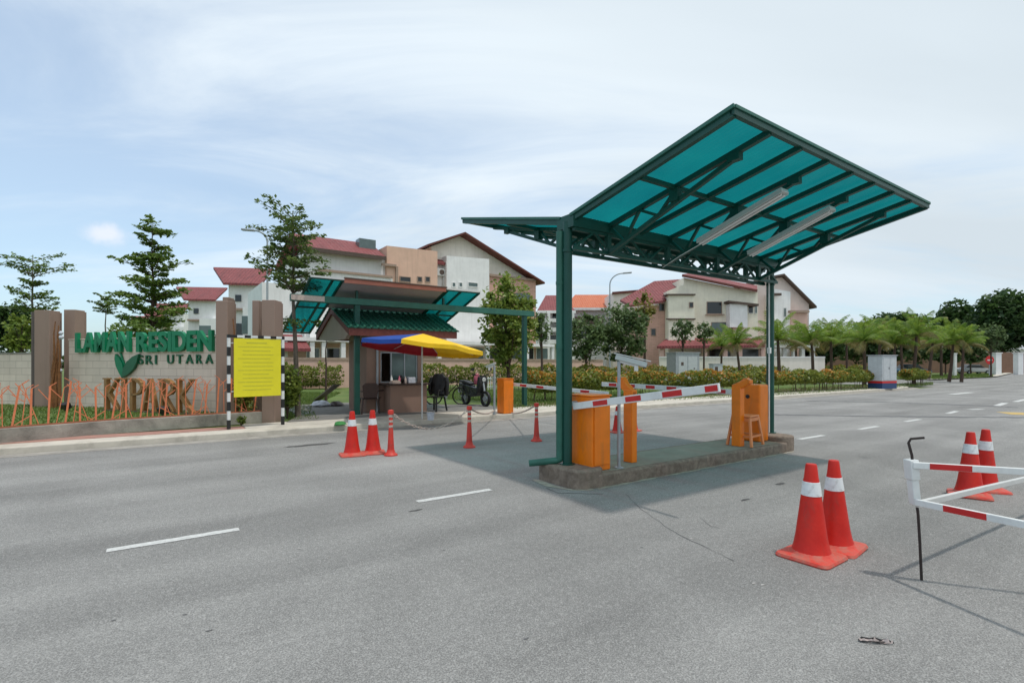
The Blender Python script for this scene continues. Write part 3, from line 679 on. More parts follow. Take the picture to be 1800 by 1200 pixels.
# plastic stool
stl = thing('plastic_stool', 'salmon plastic stool with open sides by the far orange cabinet', 'stool', G(1310,781,IZ), YAW+0.15); stl.scale = (1.32,1.1,1.12)
MB().box(-0.15,0.15,-0.15,0.15,0.43,0.46).build('seat', M_stool, stl, bevel=0.015)
for a in (-1,1):
    for b in (-1,1): MB().bar((a*0.13,b*0.13,0.43),(a*0.185,b*0.185,0.0),0.045,0.03).build('leg', M_stool, stl, bevel=0.004)
m = MB()
for a in (-1,1): m.bar((a*0.165,-0.165,0.15),(a*0.165,0.165,0.15),0.015,0.03); m.bar((-0.165,a*0.165,0.15),(0.165,a*0.165,0.15),0.015,0.03)
for a in (-1,1): m.bar((a*0.138,-0.138,0.40),(a*0.138,0.138,0.40),0.015,0.05); m.bar((-0.138,a*0.138,0.40),(0.138,a*0.138,0.40),0.015,0.05)
m.build('stretcher', M_stool, stl)

# ================================================================== CONES
def cone_thing(label, loc_, rz, grp):
    r = thing('traffic_cone', label, 'traffic cone', loc_, rz, grp)
    m = MB(); B = 0.20; rr = 0.05; n = 6
    def rsq(b, z, wob=0.0):
        P = []
        for cx_, cy_, a0 in ((b-rr,b-rr,0),(-b+rr,b-rr,90),(-b+rr,-b+rr,180),(b-rr,-b+rr,270)):
            for k in range(n): a = R(a0+90*k/(n-1)); P.append((cx_+rr*math.cos(a), cy_+rr*math.sin(a), z))
        return P
    rings = [rsq(B,0.0), rsq(B+0.004,0.012), rsq(B-0.004,0.030), rsq(B-0.03,0.036)]
    N_ = 4*n
    def circ(rd, z): 
        P = []
        for c in range(4):
            for k in range(n):
                a = R(c*90 + 90*k/(n-1)*0.98 + 1) ; P.append((rd*math.cos(a), rd*math.sin(a), z))
        return P
    rings += [circ(0.158,0.042), circ(0.140,0.062)]
    vs = sum(rings, []); fs = [tuple(range(N_-1,-1,-1))]
    for i in range(len(rings)-1):
        for j in range(N_): fs.append((i*N_+j, i*N_+(j+1)%N_, (i+1)*N_+(j+1)%N_, (i+1)*N_+j))
    m.add(vs, fs); m.build('base', M_conebase, r, 35)
    MB().lathe([(0.141,0.058),(0.128,0.10),(0.113,0.18),(0.085,0.40),(0.0735,0.497),(0.0585,0.612),(0.052,0.640),(0.0505,0.655),(0.042,0.735),(0.037,0.75),(0.022,0.752)],28).build('body', M_cone, r, 35)
    MB().lathe([(0.0745,0.502),(0.0755,0.503),(0.0615,0.610),(0.0595,0.611)],28).build('reflective_band', M_band, r, 35)
    return r
def shear(o, kx, ky):   # a leaning cone: tilt of the thing itself
    o.rotation_euler = (R(ky), R(kx), o.rotation_euler[2])
c0 = cone_thing('large red cone nearest the camera, left one of the close pair before the folding barrier', G(1426,979), 0.62, 'red traffic cones')
c1 = dup(c0, G(1468,962), 0.70, 'red cone tucked right behind the nearest large cone on the right lane'); c1.scale = (0.97,0.97,0.99); shear(c1, -2.5, 0)
c2 = dup(c0, G(1704,871), 0.9, 'red cone behind the folding barrier, left one of that pair'); shear(c2, 1.5, 1)
c3 = dup(c0, G(1731,861), 1.2, 'red cone behind the folding barrier, right one of that pair and farther back'); shear(c3, -2, 0)
c4 = dup(c0, G(619,800), 0.45, 'leftmost red cone on the road in front of the guard booth')
c5 = dup(c0, G(656,796.5), 0.35, 'red cone beside the slim delineator post in front of the guard booth'); shear(c5, -1, 0)
c6 = dup(c0, G(1085,760), 0.5, 'distant red cone seen between the near cabinet and the grey camera pole'); c6.scale = (.8,.8,.8)
c7 = dup(c0, G(1113,757), 0.8, 'distant red cone half hidden behind the slim orange card reader post'); c7.scale = (.8,.8,.8)

# delineator posts + chains
def delin(label, loc_):
    r = thing('delineator_post', label, 'delineator post', loc_, 0.3, 'slim delineator posts along the lane edge')
    MB().lathe([(0.115,0.0),(0.115,0.02),(0.075,0.05),(0.06,0.10)],20).build('base', M_pinkpost, r, 40)
    MB().lathe([(0.058,0.09),(0.050,0.22),(0.040,0.42),(0.034,0.46),(0.034,0.70),(0.050,0.705),(0.050,0.765),(0.02,0.775)],18).build('shaft', M_pinkpost, r, 35)
    for z0,z1 in ((0.475,0.515),(0.56,0.60),(0.645,0.69)): MB().lathe([(0.0355,z0),(0.036,z0+0.001),(0.036,z1),(0.0355,z1+0.001)],18).build('reflective_band', M_rope, r, 40)
    return r
D = [G(687,800), G(825,786), G(943,775)]
d0 = delin('slim red delineator post right next to the two cones by the booth', D[0])
d1 = dup(d0, D[1], 0.9, 'slim red delineator post in the middle, in front of the bicycle and scooter')
d2 = dup(d0, D[2], 1.5, 'slim red delineator post nearest the green canopy post')
def chain(a, b, sag, label, r=0.013):
    a = Vector(a); b = Vector(b); n = max(6, int((b-a).length/0.055)); P = []
    for i in range(n+1):
        q = i/n; p = a.lerp(b,q); p.z -= sag*4*q*(1-q); P.append(p)
    m = MB(); 
    for i in range(n):
        p0, p1 = P[i], P[i+1]; d = (p1-p0); dn = d.normalized(); x = dn.cross(Vector((0,0,1))).normalized(); u = x.cross(dn)
        if i % 2: x, u = u, x
        c = (p0+p1)/2; ring = [c + dn*(d.length*0.68*math.cos(t_)) + x*(0.017*math.sin(t_)) for t_ in [2*math.pi*k/8 for k in range(8)]]
        m.tube(ring, 0.0065, 5, closed=True)
    o = m.build('plastic_chain', M_rope, None, 60); return tag(o, label, 'chain', 'pale plastic chains between the posts')
up = Vector((0,0,0.735))
chain(D[0]+up, D[1]+up, 0.33, 'pale sagging chain between the left and middle delineator posts')
chain(D[1]+up, G(869,728,0.13)+Vector((0,-0.05,0.12)), 0.10, 'pale chain from the middle delineator post down to the camera pole foot')
chain(D[2]+up, G(893,728,0.13)+Vector((0.1,-0.25,0.06)), 0.06, 'pale chain from the right delineator post down to the orange cabinet foot')

# ================================================================== FOLDING BARRIER (right)
fb = thing('folding_barrier', 'white and red folding gate arm propped on a thin dark rod', 'barrier', G(1620,1019), 0)
P0 = G(1620,1019)
def FL(px,py,d): return PD(px,py,d)-P0
MB().tube([(0,0,0),FL(1617,955,3.68),FL(1614,905,3.69),FL(1606,840,3.69),FL(1603,800,3.69),FL(1597,778,3.70),FL(1601,771,3.70),FL(1625,769,3.64)],0.009,8).build('support_rod', M_rust, fb, 50)
MB().bar(FL(1601,807,3.69),FL(1604,842,3.69),0.075,0.06,up=(1,0,0)).bar(FL(1604,842,3.69),FL(1609,886,3.69),0.058,0.05,up=(1,0,0)).build('end_post', M_white, fb, bevel=0.006)
def rail(a, b, ext, stripes, nm='rail', wd=0.03, hh=0.045, mm=M_white):
    A = FL(*a); B = FL(*b); E = A+(B-A)*ext
    MB().bar(A,E,wd,hh).build(nm, mm, fb, bevel=0.004)
    for px0,px1 in stripes:
        def qq(px):      # parameter where the rail crosses column px
            r = (px-900)/F; X = A+P0; Y = (B-A); return (r*X.y-X.x)/(Y.x-r*Y.y)
        MB().bar(A+(B-A)*qq(px0),A+(B-A)*qq(px1),wd+0.006,hh*0.9).build('red_stripe', M_red, fb)
rail((1604,817,3.66),(1790,828,3.45),2.2,[(1633,1707)])
rail((1610,882,3.66),(1798,921,3.05),2.0,[(1661,1737)])
rail((1612,886,3.68),(1800,842,4.9),1.6,[],mm=M_alu)
E1 = FL(1604,817,3.66)+(FL(1790,828,3.45)-FL(1604,817,3.66))*2.2; E2 = FL(1610,882,3.66)+(FL(1798,921,3.05)-FL(1610,882,3.66))*2.0
MB().bar(E1,E2,0.04,0.04).bar(E2,Vector((E2.x,E2.y,0)),0.05,0.05).build('end_post', M_white, fb)

# litter
lt = thing('crumpled_wrapper', 'crumpled dark and pale wrapper lying on the asphalt at bottom right', 'litter', G(1537,1127,0.004), 0.2)
m = MB(); vs = []; rr_ = random.Random(4); nx, ny = 12, 3
for i in range(nx+1):
    for j in range(ny+1): vs.append((-0.075+0.15*i/nx+rr_.uniform(-.006,.006), 0.03-0.055*i/nx*1.1-0.018+0.03*j/ny*(0.6+0.5*math.sin(i)), abs(rr_.gauss(0,0.011))))
m.add(vs, [(i*(ny+1)+j,(i+1)*(ny+1)+j,(i+1)*(ny+1)+j+1,i*(ny+1)+j+1) for i in range(nx) for j in range(ny)]); m.build('sheet', mat('crumpled_film',(0.46,0.38,0.35),0.4,0.3,20), lt)
MB().tube([(-0.08,0.022,0.006),(-0.055,0.03,0.014),(-0.02,0.012,0.012),(0.01,0.006,0.016),(0.035,-0.012,0.01),(0.055,-0.018,0.016),(0.085,-0.04,0.005)],0.0048,6).tube([(-0.08,0.02,0.005),(-0.05,-0.004,0.008),(0.0,-0.022,0.01),(0.04,-0.026,0.008)],0.003,6).build('dark_strap', M_black, lt, 50)

# ================================================================== GUARD BOOTH
ZS = 0.14
gb = thing('guard_booth', 'small brown guard booth with green tiled roof and serving window', 'guard booth', RW(4.98,14.6,ZS), YAW)
X1 = 1.72; DY = 1.65; HW = 2.42
def wallring(z0, z1, mt, nm, inset=0.0):
    m = MB(); i = inset; th = 0.14
    if nm == 'wall':      # with the window opening 0.42..1.62 x 0.82..1.75
        m.box(i,0.42,0,th,z0,z1); m.box(1.60,X1-i,0,th,z0,z1); m.box(0.42,1.60,0,th,z0,0.86); m.box(0.42,1.60,0,th,1.78,z1)
    else: m.box(i,X1-i,0,th,z0,z1)
    m.box(i,i+th,th,DY,z0,z1); m.box(X1-i-th,X1-i,th,DY,z0,z1); m.box(i+th,X1-i-th,DY-th,DY,z0,z1)
    m.build(nm, mt, gb)
wallring(0, 2.12, M_booth, 'wall'); wallring(2.125, 2.46, M_booth2, 'upper_wall', -0.0)
MB().box(0.14,X1-0.14,0.14,DY-0.14,0.0,0.02).build('floor', M_slab, gb)
# gable roof: eave t=14.0 (y=-.6), ridge y=1.2, back eave y=3.0
EY, RY, BY = -0.60, 1.2, 3.0; EZ, RZ = 2.40, 3.13; RX0, RX1 = -0.71, 2.72
m = MB()
for k in range(9):       # stepped tile courses
    a = k/9; b = (k+1)/9
    for y0,y1 in ((EY,RY),(BY,RY)):
        ya = y0+(y1-y0)*a; yb = y0+(y1-y0)*b; za = EZ+(RZ-EZ)*a; zb = EZ+(RZ-EZ)*b
        m.slab([(RX0,ya,za+0.045),(RX1,ya,za+0.045),(RX1,yb,zb+0.015),(RX0,yb,zb+0.015)] if y0 < y1 else [(RX0,yb,zb+0.015),(RX1,yb,zb+0.015),(RX1,ya,za+0.045),(RX0,ya,za+0.045)], 0.04)
m.build('roof', M_gtile, gb)
m = MB()
for k in range(18):
    x = RX0+0.1+(RX1-RX0-0.2)*k/17
    for y0 in (EY, BY): m.tube([(x,y0-0.02*(1 if y0<RY else -1),EZ+0.035),(x,RY,RZ+0.04)],0.035,6)
m.build('roof_tile_ribs', M_gtile, gb, 60)
MB().cyl((RX0,RY,RZ+0.03),(RX1,RY,RZ+0.03),0.07,n=12).build('ridge_cap', M_gtile, gb, 50)
MB().box(RX0+0.08,RX1-0.12,EY+0.02,EY+0.05,EZ-0.20,EZ+0.02).box(RX0+0.08,RX1-0.12,BY-0.05,BY-0.02,EZ-0.2,EZ+0.02).build('fascia', M_fascia, gb)
for x0,x1 in ((RX0+0.03,RX0+0.08),(RX1-0.12,RX1-0.07)):
    MB().prism_yz([(EY+0.02,EZ-0.20),(EY+0.02,EZ+0.0),(RY,RZ-0.02),(BY-0.02,EZ+0.0),(BY-0.02,EZ-0.2),(RY,RZ-0.20)],x0,x1).build('bargeboard', M_fascia, gb)
MB().prism_yz([(EY+0.06,EZ-0.06),(EY+0.45,EZ-0.20),(0.0,2.12),(DY,2.12),(BY-0.3,EZ-0.2),(BY-0.06,EZ-0.06),(RY,RZ-0.04)],RX0+0.085,RX0+0.2).prism_yz([(EY+0.25,EZ-0.13),(BY-0.25,EZ-0.13),(RY,RZ-0.10)],X1-0.12,X1).build('gable', M_booth2, gb)
MB().box(X1-0.2,X1-0.06,BY-0.34,BY-0.2,-0.0,EZ-0.1).build('rear_column', M_booth, gb)
# window
wn = MB().box(0.42,1.60,0.03,0.08,0.86,0.90).box(0.42,1.60,0.03,0.08,1.74,1.78).box(0.42,0.455,0.03,0.08,0.90,1.74).box(0.74,0.78,0.03,0.08,0.90,1.74).box(1.17,1.20,0.03,0.08,0.90,1.74).box(1.565,1.60,0.03,0.08,0.90,1.74).build('window', M_grey, gb)
pane = MB().box(0.78,1.17,0.05,0.056,0.90,1.74).box(1.20,1.565,0.05,0.056,0.90,1.74).build('pane', M_glassg, wn)
MB().box(0.55,0.72,0.7,0.71,1.2,1.55).build('notice_sheet', M_cloth, gb)
# counter
MB().box(0.52,1.66,-0.52,-0.003,0,0.80).build('counter', M_booth, gb)
MB().box(0.36,1.72,-0.62,-0.004,0.802,0.85).build('counter_top', M_dbrown, gb, bevel=0.01)
MB().cyl((0.30,-0.06,0.0),(0.30,-0.06,2.2),0.035,n=12).build('downpipe', M_cab, gb, 40)
# little things on the counter
def bottle(x, h, mt, label):
    o = MB().lathe([(0.032,0),(0.034,0.02),(0.034,h*0.62),(0.014,h*0.82),(0.014,h)],14).build('bottle', mt, None, 40)
    p = RW(4.98,14.6,ZS); o.location = p + Matrix.Rotation(YAW,3,'Z') @ Vector((x,-0.35,0.85)); tag(o, label, 'bottle', 'bottles on the booth counter')
bottle(0.62,0.24,M_white,'pale bottle at the left end of the booth counter')
bottle(0.86,0.22,M_pinkc,'reddish bottle in the middle of the booth counter')
bottle(1.05,0.20,M_rope,'short beige bottle toward the right end of the booth counter')

def on_counter(o, x, y, z=0.85):
    o.location = RW(4.98,14.6,ZS) + Matrix.Rotation(YAW,3,'Z') @ Vector((x,y,z)); o.rotation_euler = (0,0,YAW)
o = MB().box(-0.11,0.11,-0.08,0.08,0,0.17).build('carton', M_cloth, None, bevel=0.008); on_counter(o, 1.25, -0.30); tag(o, 'pale carton at the right end of the booth counter', 'carton')
o = MB().lathe([(0.07,0),(0.095,0.05),(0.10,0.13),(0.075,0.19),(0.03,0.21),(0.02,0.24)],18).build('kettle', M_black, None, 40); on_counter(o, 0.98, -0.18); tag(o, 'dark round kettle in the middle of the booth counter', 'kettle')
o = MB().box(-0.14,0.14,-0.10,0.10,0,0.05).box(-0.12,0.12,-0.09,0.09,0.051,0.09).build('paper_stack', M_rope, None); on_counter(o, 0.70, -0.42); tag(o, 'low stack of papers near the left end of the booth counter', 'papers')
# booth canopy (tilted wing on a long beam)
gc = thing('booth_canopy', 'tilted teal and grey canopy wing on a long green beam behind the booth roof', 'canopy', RW(4.6,14.3,0.0), YAW)
MB().box(-1.75,6.2,-0.09,0.09,3.21,3.39).build('beam', M_green2, gc, bevel=0.01)
MB().box(-1.75,-0.9,-0.10,-0.093,3.23,3.37).build('beam_patch', M_rope, gc)
for x in (0.0, 5.82): MB().box(x-0.07,x+0.07,-0.07,0.07,0.12,3.207).box(x-0.12,x+0.12,-0.12,0.12,0.12,0.14).build('post', M_green, gc, bevel=0.008)
def zw(y): return 3.82 - 0.335*(y+0.45)
def wing(x0,x1,y0,y1,nm,mt,lo=0.0):
    m = MB(); m.add([(x0,y0,zw(y0)),(x1,y0,zw(y0)),(x1,y1,zw(y1)),(x0,y1,zw(y1))],[(0,1,2,3)]); return m.build(nm, mt, gc)
wing(-1.34,-0.49,-0.45,3.2,'roof_sheet',M_poly); wing(2.55,3.73,-0.45,3.2,'roof_sheet',M_poly)
MB().slab([(-0.49,-0.45,zw(-0.45)),(2.55,-0.45,zw(-0.45)),(2.55,1.2,zw(1.2)),(-0.49,1.2,zw(1.2))],0.05).build('soffit_panel', M_under, gc)
MB().box(-0.49,2.55,-0.49,-0.455,zw(-0.45)-0.09,zw(-0.45)+0.02).build('terracotta_fascia', M_terrafascia, gc)
MB().box(-0.49,2.57,-0.53,-0.42,zw(-0.45)+0.022,zw(-0.45)+0.055).build('cap_strip', M_yline if False else M_trim, gc)
for x in (-1.34,-0.78,-0.53,2.55,2.63,3.08,3.73):
    MB().bar((x,-0.45,zw(-0.45)-0.035),(x,3.2,zw(3.2)-0.035),0.05,0.06).build('rafter', M_green, gc)
for y in (-0.45, 1.3, 3.2):
    for x0,x1 in ((-1.36,-0.5),(2.56,3.75)): MB().bar((x0,y,zw(y)-0.03),(x1,y,zw(y)-0.03),0.05,0.05).build('edge_beam', M_green, gc)
for x in (0.0,2.7): MB().bar((x,0,3.39),(x,0,zw(0)-0.06),0.06,0.06).build('bracket', M_green, gc)
MB().box(-1.36,-0.495,-0.50,-0.48,zw(-0.45)-0.02,zw(-0.45)+0.03).build('pale_trim', M_alu, gc); MB().box(2.57,3.75,-0.50,-0.48,zw(-0.45)-0.02,zw(-0.45)+0.03).build('pale_trim', M_alu, gc)

# parasol
um = thing('parasol', 'blue red and yellow parasol tilted over the booth counter', 'parasol', G(742,736,0.13), 0)
ub = G(742,736,0.13); dd = ub.y
um_h = 2.0
MB().cyl((0,0,0),(0,0,2.12),0.02,n=12).build('pole', M_alu, um, 40)
# eight panels, tilted canopy
axis = Matrix.Translation((0.0,0,1.97)) @ Matrix.Rotation(R(5),4,'Y') @ Matrix.Rotation(R(-4),4,'X')
rim = 1.62; ht = 0.24
seg = 8
cols = {0:M_uyel,1:M_uyel,7:M_uyel,6:M_uyel,2:M_ured,3:M_ured,4:M_blue,5:M_blue}
for k in range(seg):
    a0 = 2*math.pi*(k-0.15)/seg; a1 = 2*math.pi*(k+0.85)/seg; m = MB(axis); rows = 5; vs = []
    for i in range(rows+1):
        q = i/rows; rad = 0.03+ (rim-0.03)*q; z = ht*(1-q)**0.9 - 0.10*q
        for a in (a0,(a0+a1)/2,a1):
            rr = rad*(math.cos((a1-a0)/2) if a == (a0+a1)/2 else 1.0); dz = -0.03*q if a == (a0+a1)/2 else 0
            vs.append((rr*math.cos(a), rr*math.sin(a), z+dz))
    fs = [(i*3+j,i*3+3+j,i*3+4+j,i*3+1+j) for i in range(rows) for j in range(2)]
    n0 = len(vs)
    for a in (a0,(a0+a1)/2,a1):
        rr = rim*(math.cos((a1-a0)/2) if a == (a0+a1)/2 else 1.0); vs.append((rr*math.cos(a)*1.003, rr*math.sin(a)*1.003, -0.10-0.10-(0.03 if a==(a0+a1)/2 else 0)))
    fs += [(rows*3+j, n0+j, n0+j+1, rows*3+j+1) for j in range(2)]
    m.add(vs, fs); m.build('fabric_panel', cols[k], um, 30)
m = MB(axis)
for k in range(seg): a = 2*math.pi*(k-0.15)/seg; m.bar((0,0,ht-0.02),(rim*math.cos(a),rim*math.sin(a),-0.115),0.012,0.012)
m.build('ribs', M_alu, um)

# plastic chairs
def chair(label, loc_, rz, mt, grp=None):
    r = thing('plastic_chair', label, 'chair', loc_, rz, grp)
    MB().prism_xy([(-0.21,-0.20),(0.21,-0.20),(0.23,0.22),(-0.23,0.22)],0.42,0.445).build('seat', mt, r, bevel=0.01)
    MB().prism_xz([(-0.19,0.45),(0.19,0.45),(0.23,0.80),(0.15,0.88),(-0.15,0.88),(-0.23,0.80)],-0.235,-0.21).build('backrest', mt, r, bevel=0.01)
    for a in (-1,1):
        for b in (-1,1): MB().bar((a*0.20,b*0.19,0.42),(a*0.25,b*0.25,0.0),0.045,0.035).build('leg', mt, r)
    for a in (-1,1): MB().bar((a*0.235,-0.22,0.64),(a*0.25,0.16,0.64),0.04,0.03).bar((a*0.25,0.14,0.64),(a*0.23,0.17,0.43),0.03,0.04).build('armrest', mt, r)
    return r
ch = chair('dark brown plastic chair left of the counter, closest to the booth downpipe', G(648,726,ZS), 0.5, M_dbrown, 'dark chairs by the booth')
dup(ch, G(666,723,ZS), -0.6, 'dark brown plastic chair half behind the left end of the counter')
ch2 = chair('black chair draped with a jacket left of the bicycle', G(765,722,ZS), 2.6, M_black, 'dark chairs by the booth')
jm = MB(); ns, nz_ = 22, 10; rj = random.Random(8); vs = []
for i in range(nz_+1):
    q = i/nz_; zz_ = 1.12-0.62*q; hw = 0.14+0.17*min(1,q*3.2)+0.03*math.sin(q*7); dp_ = 0.05+0.09*q
    for k in range(ns):
        a = 2*math.pi*k/ns; fold = 1+0.13*math.sin(a*5+q*3)+rj.uniform(-.06,.06)
        vs.append((hw*math.cos(a)*fold, dp_*math.sin(a)*fold*1.2, zz_+rj.uniform(-.012,.012)))
jm.add(vs, [(i*ns+k,(i+1)*ns+k,(i+1)*ns+(k+1)%ns,i*ns+(k+1)%ns) for i in range(nz_) for k in range(ns)]+[tuple(range(ns))])
for sd in (-1,1): jm.tube([(sd*0.26,0,1.0),(sd*0.34,0.03,0.82),(sd*0.33,0.05,0.62),(sd*0.30,0.02,0.46)],[0.07,0.065,0.06,0.05],9)
j = jm.build('jacket', M_black, None, 60); j.location = G(765,722,ZS)+Vector((0.10,0.17,0.0)); j.rotation_euler = (0,0,2.6)
tag(j, 'bulky black jacket hung over the chair beside the bicycle', 'jacket')
# bucket
bk = thing('bucket', 'white pail with pale blue cloth at the foot of the parasol pole', 'bucket', G(757,738,0.14), 0)
MB().lathe([(0.075,0),(0.10,0.18),(0.105,0.19),(0.095,0.19),(0.07,0.01)],20).build('pail', M_cloth, bk, 40)
MB().tube([(-0.1,0,0.18),(-0.07,-0.03,0.25),(0,-0.04,0.27),(0.07,-0.03,0.25),(0.1,0,0.18)],0.004,6).build('handle', M_grey, bk, 50)
# bicycles
def bicycle(label, a, yaw, mt, wr=0.30):
    r = thing('bicycle', label, 'bicycle', a, yaw)
    for x in (0.0, 0.98):
        m = MB(); m.tube([(x+wr*math.cos(2*math.pi*k/28),0,wr+0.02+wr*math.sin(2*math.pi*k/28)) for k in range(28)],0.028,6,closed=True)
        wh = m.build('wheel', M_black, r, 60); s = MB()
        for k in range(14): s.bar((x,0,wr+0.02),(x+wr*math.cos(k*0.449),0,wr+0.02+wr*math.sin(k*0.449)),0.004,0.004)
        s.cyl((x,-0.04,wr+0.02),(x,0.04,wr+0.02),0.02,n=10); s.build('spokes', M_grey, wh)
    z = wr+0.02
    MB().tube([(0,0,z),(0.42,0,z-0.02),(0.30,0,0.80)],0.014,8).tube([(0,0,z),(0.32,0,0.72),(0.82,0,0.82)],0.014,8).tube([(0.42,0,z-0.02),(0.84,0,0.74)],0.018,8).tube([(0.98,0,z),(0.84,0,0.70),(0.80,0,0.96)],0.016,8).build('frame', mt, r, 50)
    MB().bar((0.18,0,0.86),(0.42,0,0.87),0.13,0.045).build('saddle', M_black, r, bevel=0.015)
    MB().tube([(0.72,-0.26,1.0),(0.80,-0.2,1.0),(0.80,0,0.97),(0.80,0.2,1.0),(0.72,0.26,1.0)],0.013,8).build('handlebar', M_black, r, 50)
    MB().cyl((0.42,-0.05,z-0.02),(0.42,0.05,z-0.02),0.07,n=14).bar((0.42,0.06,z-0.02),(0.50,0.06,z-0.17),0.02,0.02).bar((0.42,-0.06,z-0.02),(0.34,-0.06,z+0.13),0.02,0.02).build('crank', M_grey, r)
    return r
bicycle('dark bicycle with thin tyres parked sideways between the black chair and the scooter', G(757,714,0.12)+Vector((0,0.6,0)), R(6), M_dbrown)
sct = thing('motor_scooter', 'dark motor scooter parked nose outward beside the bicycle by the booth', 'motor scooter', G(822,713,0.12)+Vector((-0.1,0.5,0)), R(-52))
for x in (0.0, 1.2):
    m = MB(); m.tube([(x+0.22*math.cos(2*math.pi*k/24),0,0.27+0.22*math.sin(2*math.pi*k/24)) for k in range(24)],0.055,8,closed=True)
    wh = m.build('wheel', M_black, sct, 60); MB().cyl((x,-0.05,0.27),(x,0.05,0.27),0.09,n=14).bar((x-0.2,0,0.27),(x+0.2,0,0.27),0.03,0.03).bar((x,0,0.07),(x,0,0.47),0.03,0.03).build('rim', M_grey, wh, 40)
MB().prism_xz([(-0.30,0.55),(0.05,0.40),(0.50,0.30),(0.80,0.34),(0.98,0.62),(0.62,0.66),(0.42,0.70),(-0.30,0.78)],-0.13,0.13).build('body', mat('scooter_dark_paint',(0.02,0.022,0.028),0.25,coat=0.5), sct, bevel=0.03)
MB().prism_xz([(0.86,0.55),(1.02,0.45),(1.10,0.80),(1.06,1.02),(0.96,1.02),(0.92,0.80)],-0.17,0.17).build('front_shield', M_black, sct, bevel=0.03)
MB().prism_xz([(-0.28,0.79),(0.45,0.71),(0.45,0.77),(0.05,0.86),(-0.28,0.87)],-0.12,0.12).build('seat', M_black, sct, bevel=0.025)
MB().tube([(0.90,-0.34,1.08),(1.0,-0.22,1.06),(1.02,0,1.03),(1.0,0.22,1.06),(0.90,0.34,1.08)],0.018,8).build('handlebar', M_black, sct, 50)
MB().tube([(1.02,0,1.0),(1.2,0,0.27)],0.035,8).build('fork', M_grey, sct, 50)
for sd in (-1,1):
    MB().tube([(0.99,sd*0.26,1.06),(0.97,sd*0.34,1.22)],0.008,6).bar((0.97,sd*0.30,1.26),(0.97,sd*0.42,1.26),0.02,0.08).build('mirror', M_black, sct)
MB().cyl((1.10,0,0.92),(1.13,0,0.91),0.07,n=16).build('headlight', M_white, sct, 40)
MB().box(-0.42,-0.25,-0.07,0.07,0.42,0.56).build('number_plate', M_white, sct)
pk = MB().lathe([(0.07,0),(0.12,0.06),(0.13,0.22),(0.10,0.34),(0.04,0.40)],14).build('pink_bag', M_pinkc, None, 60); pk.location = G(838,713,0.12)+Vector((0.0,0.1,0.72)); pk.scale=(0.9,0.6,0.95)
tag(pk, 'pink cloth bag hanging on the dark scooter', 'bag')
# clutter left of the booth
MB().bar(G(556,704,0.16),PD(592,676,17.0),0.22,0.04).build('plank', M_trunkp, None); tag(bpy.data.objects['plank'], 'grey plank leaning against the left side of the booth', 'plank')
def heap(nm, px, py, r, mt, label, cat, z=0.14):
    m = MB(); m.lathe([(r*0.9,0),(r,r*0.12),(r*0.75,r*0.42),(r*0.3,r*0.55)],14); o = m.build(nm, mt, None, 50); o.location = G(px,py,z)
    for v in o.data.vertices: v.co += Vector((random.uniform(-.12,.12)*r,random.uniform(-.12,.12)*r,random.uniform(0,.15)*r))
    tag(o, label, cat)
heap('plastic_bag',565,714,0.30,M_cloth,'pale plastic bag on the slab left of the booth','bag')
heap('plastic_bag',592,713,0.24,M_dbrown,'dark bag on the slab against the booth left wall','bag')
heap('green_cloth',598,747,0.14,mat('green_cloth',(0.05,0.22,0.06),0.9),'small green cloth on the kerb behind the cones','cloth',0.13)

# ================================================================== ENTRANCE GARDEN, SIGN WALL
GZ = 0.34
gm = [st(-60,760,GZ), st(0,751,GZ), st(380,737.5,GZ), st(466,730,GZ), (2.2,16.5), (-2,30), (-40,30), (-40,13.4)]
garden = [(-40,13.35),(-2.4,13.15),(0.9,13.75),(2.15,14.25),(2.3,16.5),(-2,30),(-40,30)]
road_obj('garden_lawn', garden, GZ, M_grass, 0.5)
lw = thing('retaining_wall', 'low mossy block wall under the orange fence', 'wall')
P = [G(-300,818,0.13), G(0,778,0.13), G(200,760,0.13), G(380,747,0.13), G(462,741,0.13)]
for i in range(len(P)-1):
    m = MB(); a, b = P[i].copy(), P[i+1].copy(); a.z = b.z = 0.25; m.bar(a, b, 0.16, 0.28); 
    m.build('block_course', M_lowwall, lw, bevel=0.012)
# orange fence
fe = thing('ornamental_fence', 'orange fence of leaning stakes with forked branch tops', 'fence')
lat = MB(); rr_ = random.Random(11)
tot = sum((P[i+1]-P[i]).length for i in range(4)); ds = 0.13; x = 0.1; cnt = 0
def onp(x):
    for i in range(4):
        l = (P[i+1]-P[i]).length
        if x <= l or i == 3: return P[i].lerp(P[i+1], min(x/l,1.0)), (P[i+1]-P[i]).normalized()
        x -= l
Zf = 0.385
while x < tot-0.15:
    p, dv = onp(x); lean = rr_.uniform(-0.02, 0.12); h = rr_.uniform(0.70, 0.84); p = Vector((p.x,p.y,Zf)); big_ = cnt % 2 == 0
    if cnt % 6 == 3: lean = -0.24
    top = p + dv*lean + Vector((0,0,h))
    if big_ : MB().bar(p, top, 0.014, 0.030, up=dv).build('stake', M_fence, fe)
    else: lat.bar(p, top, 0.008, 0.013, up=dv)
    fk_ = p.lerp(top, rr_.uniform(0.62,0.78)); s_ = rr_.choice((-1,1))
    e = fk_ + dv*(s_*rr_.uniform(0.12,0.2)) + Vector((0,0,rr_.uniform(0.14,0.26))); lat.bar(fk_, e, 0.009, 0.013, up=dv)
    lat.bar(top, top + dv*(-s_*0.10)+Vector((0,0,0.07)), 0.008, 0.012, up=dv)
    if cnt % 4 == 1: f2 = p.lerp(top, 0.3); lat.bar(f2, f2+dv*(s_*0.28)+Vector((0,0,-0.2)), 0.010, 0.015, up=dv)
    x += ds*rr_.uniform(0.8,1.15); cnt += 1
lat.build('branch_bars', M_fence, fe)
m = MB()
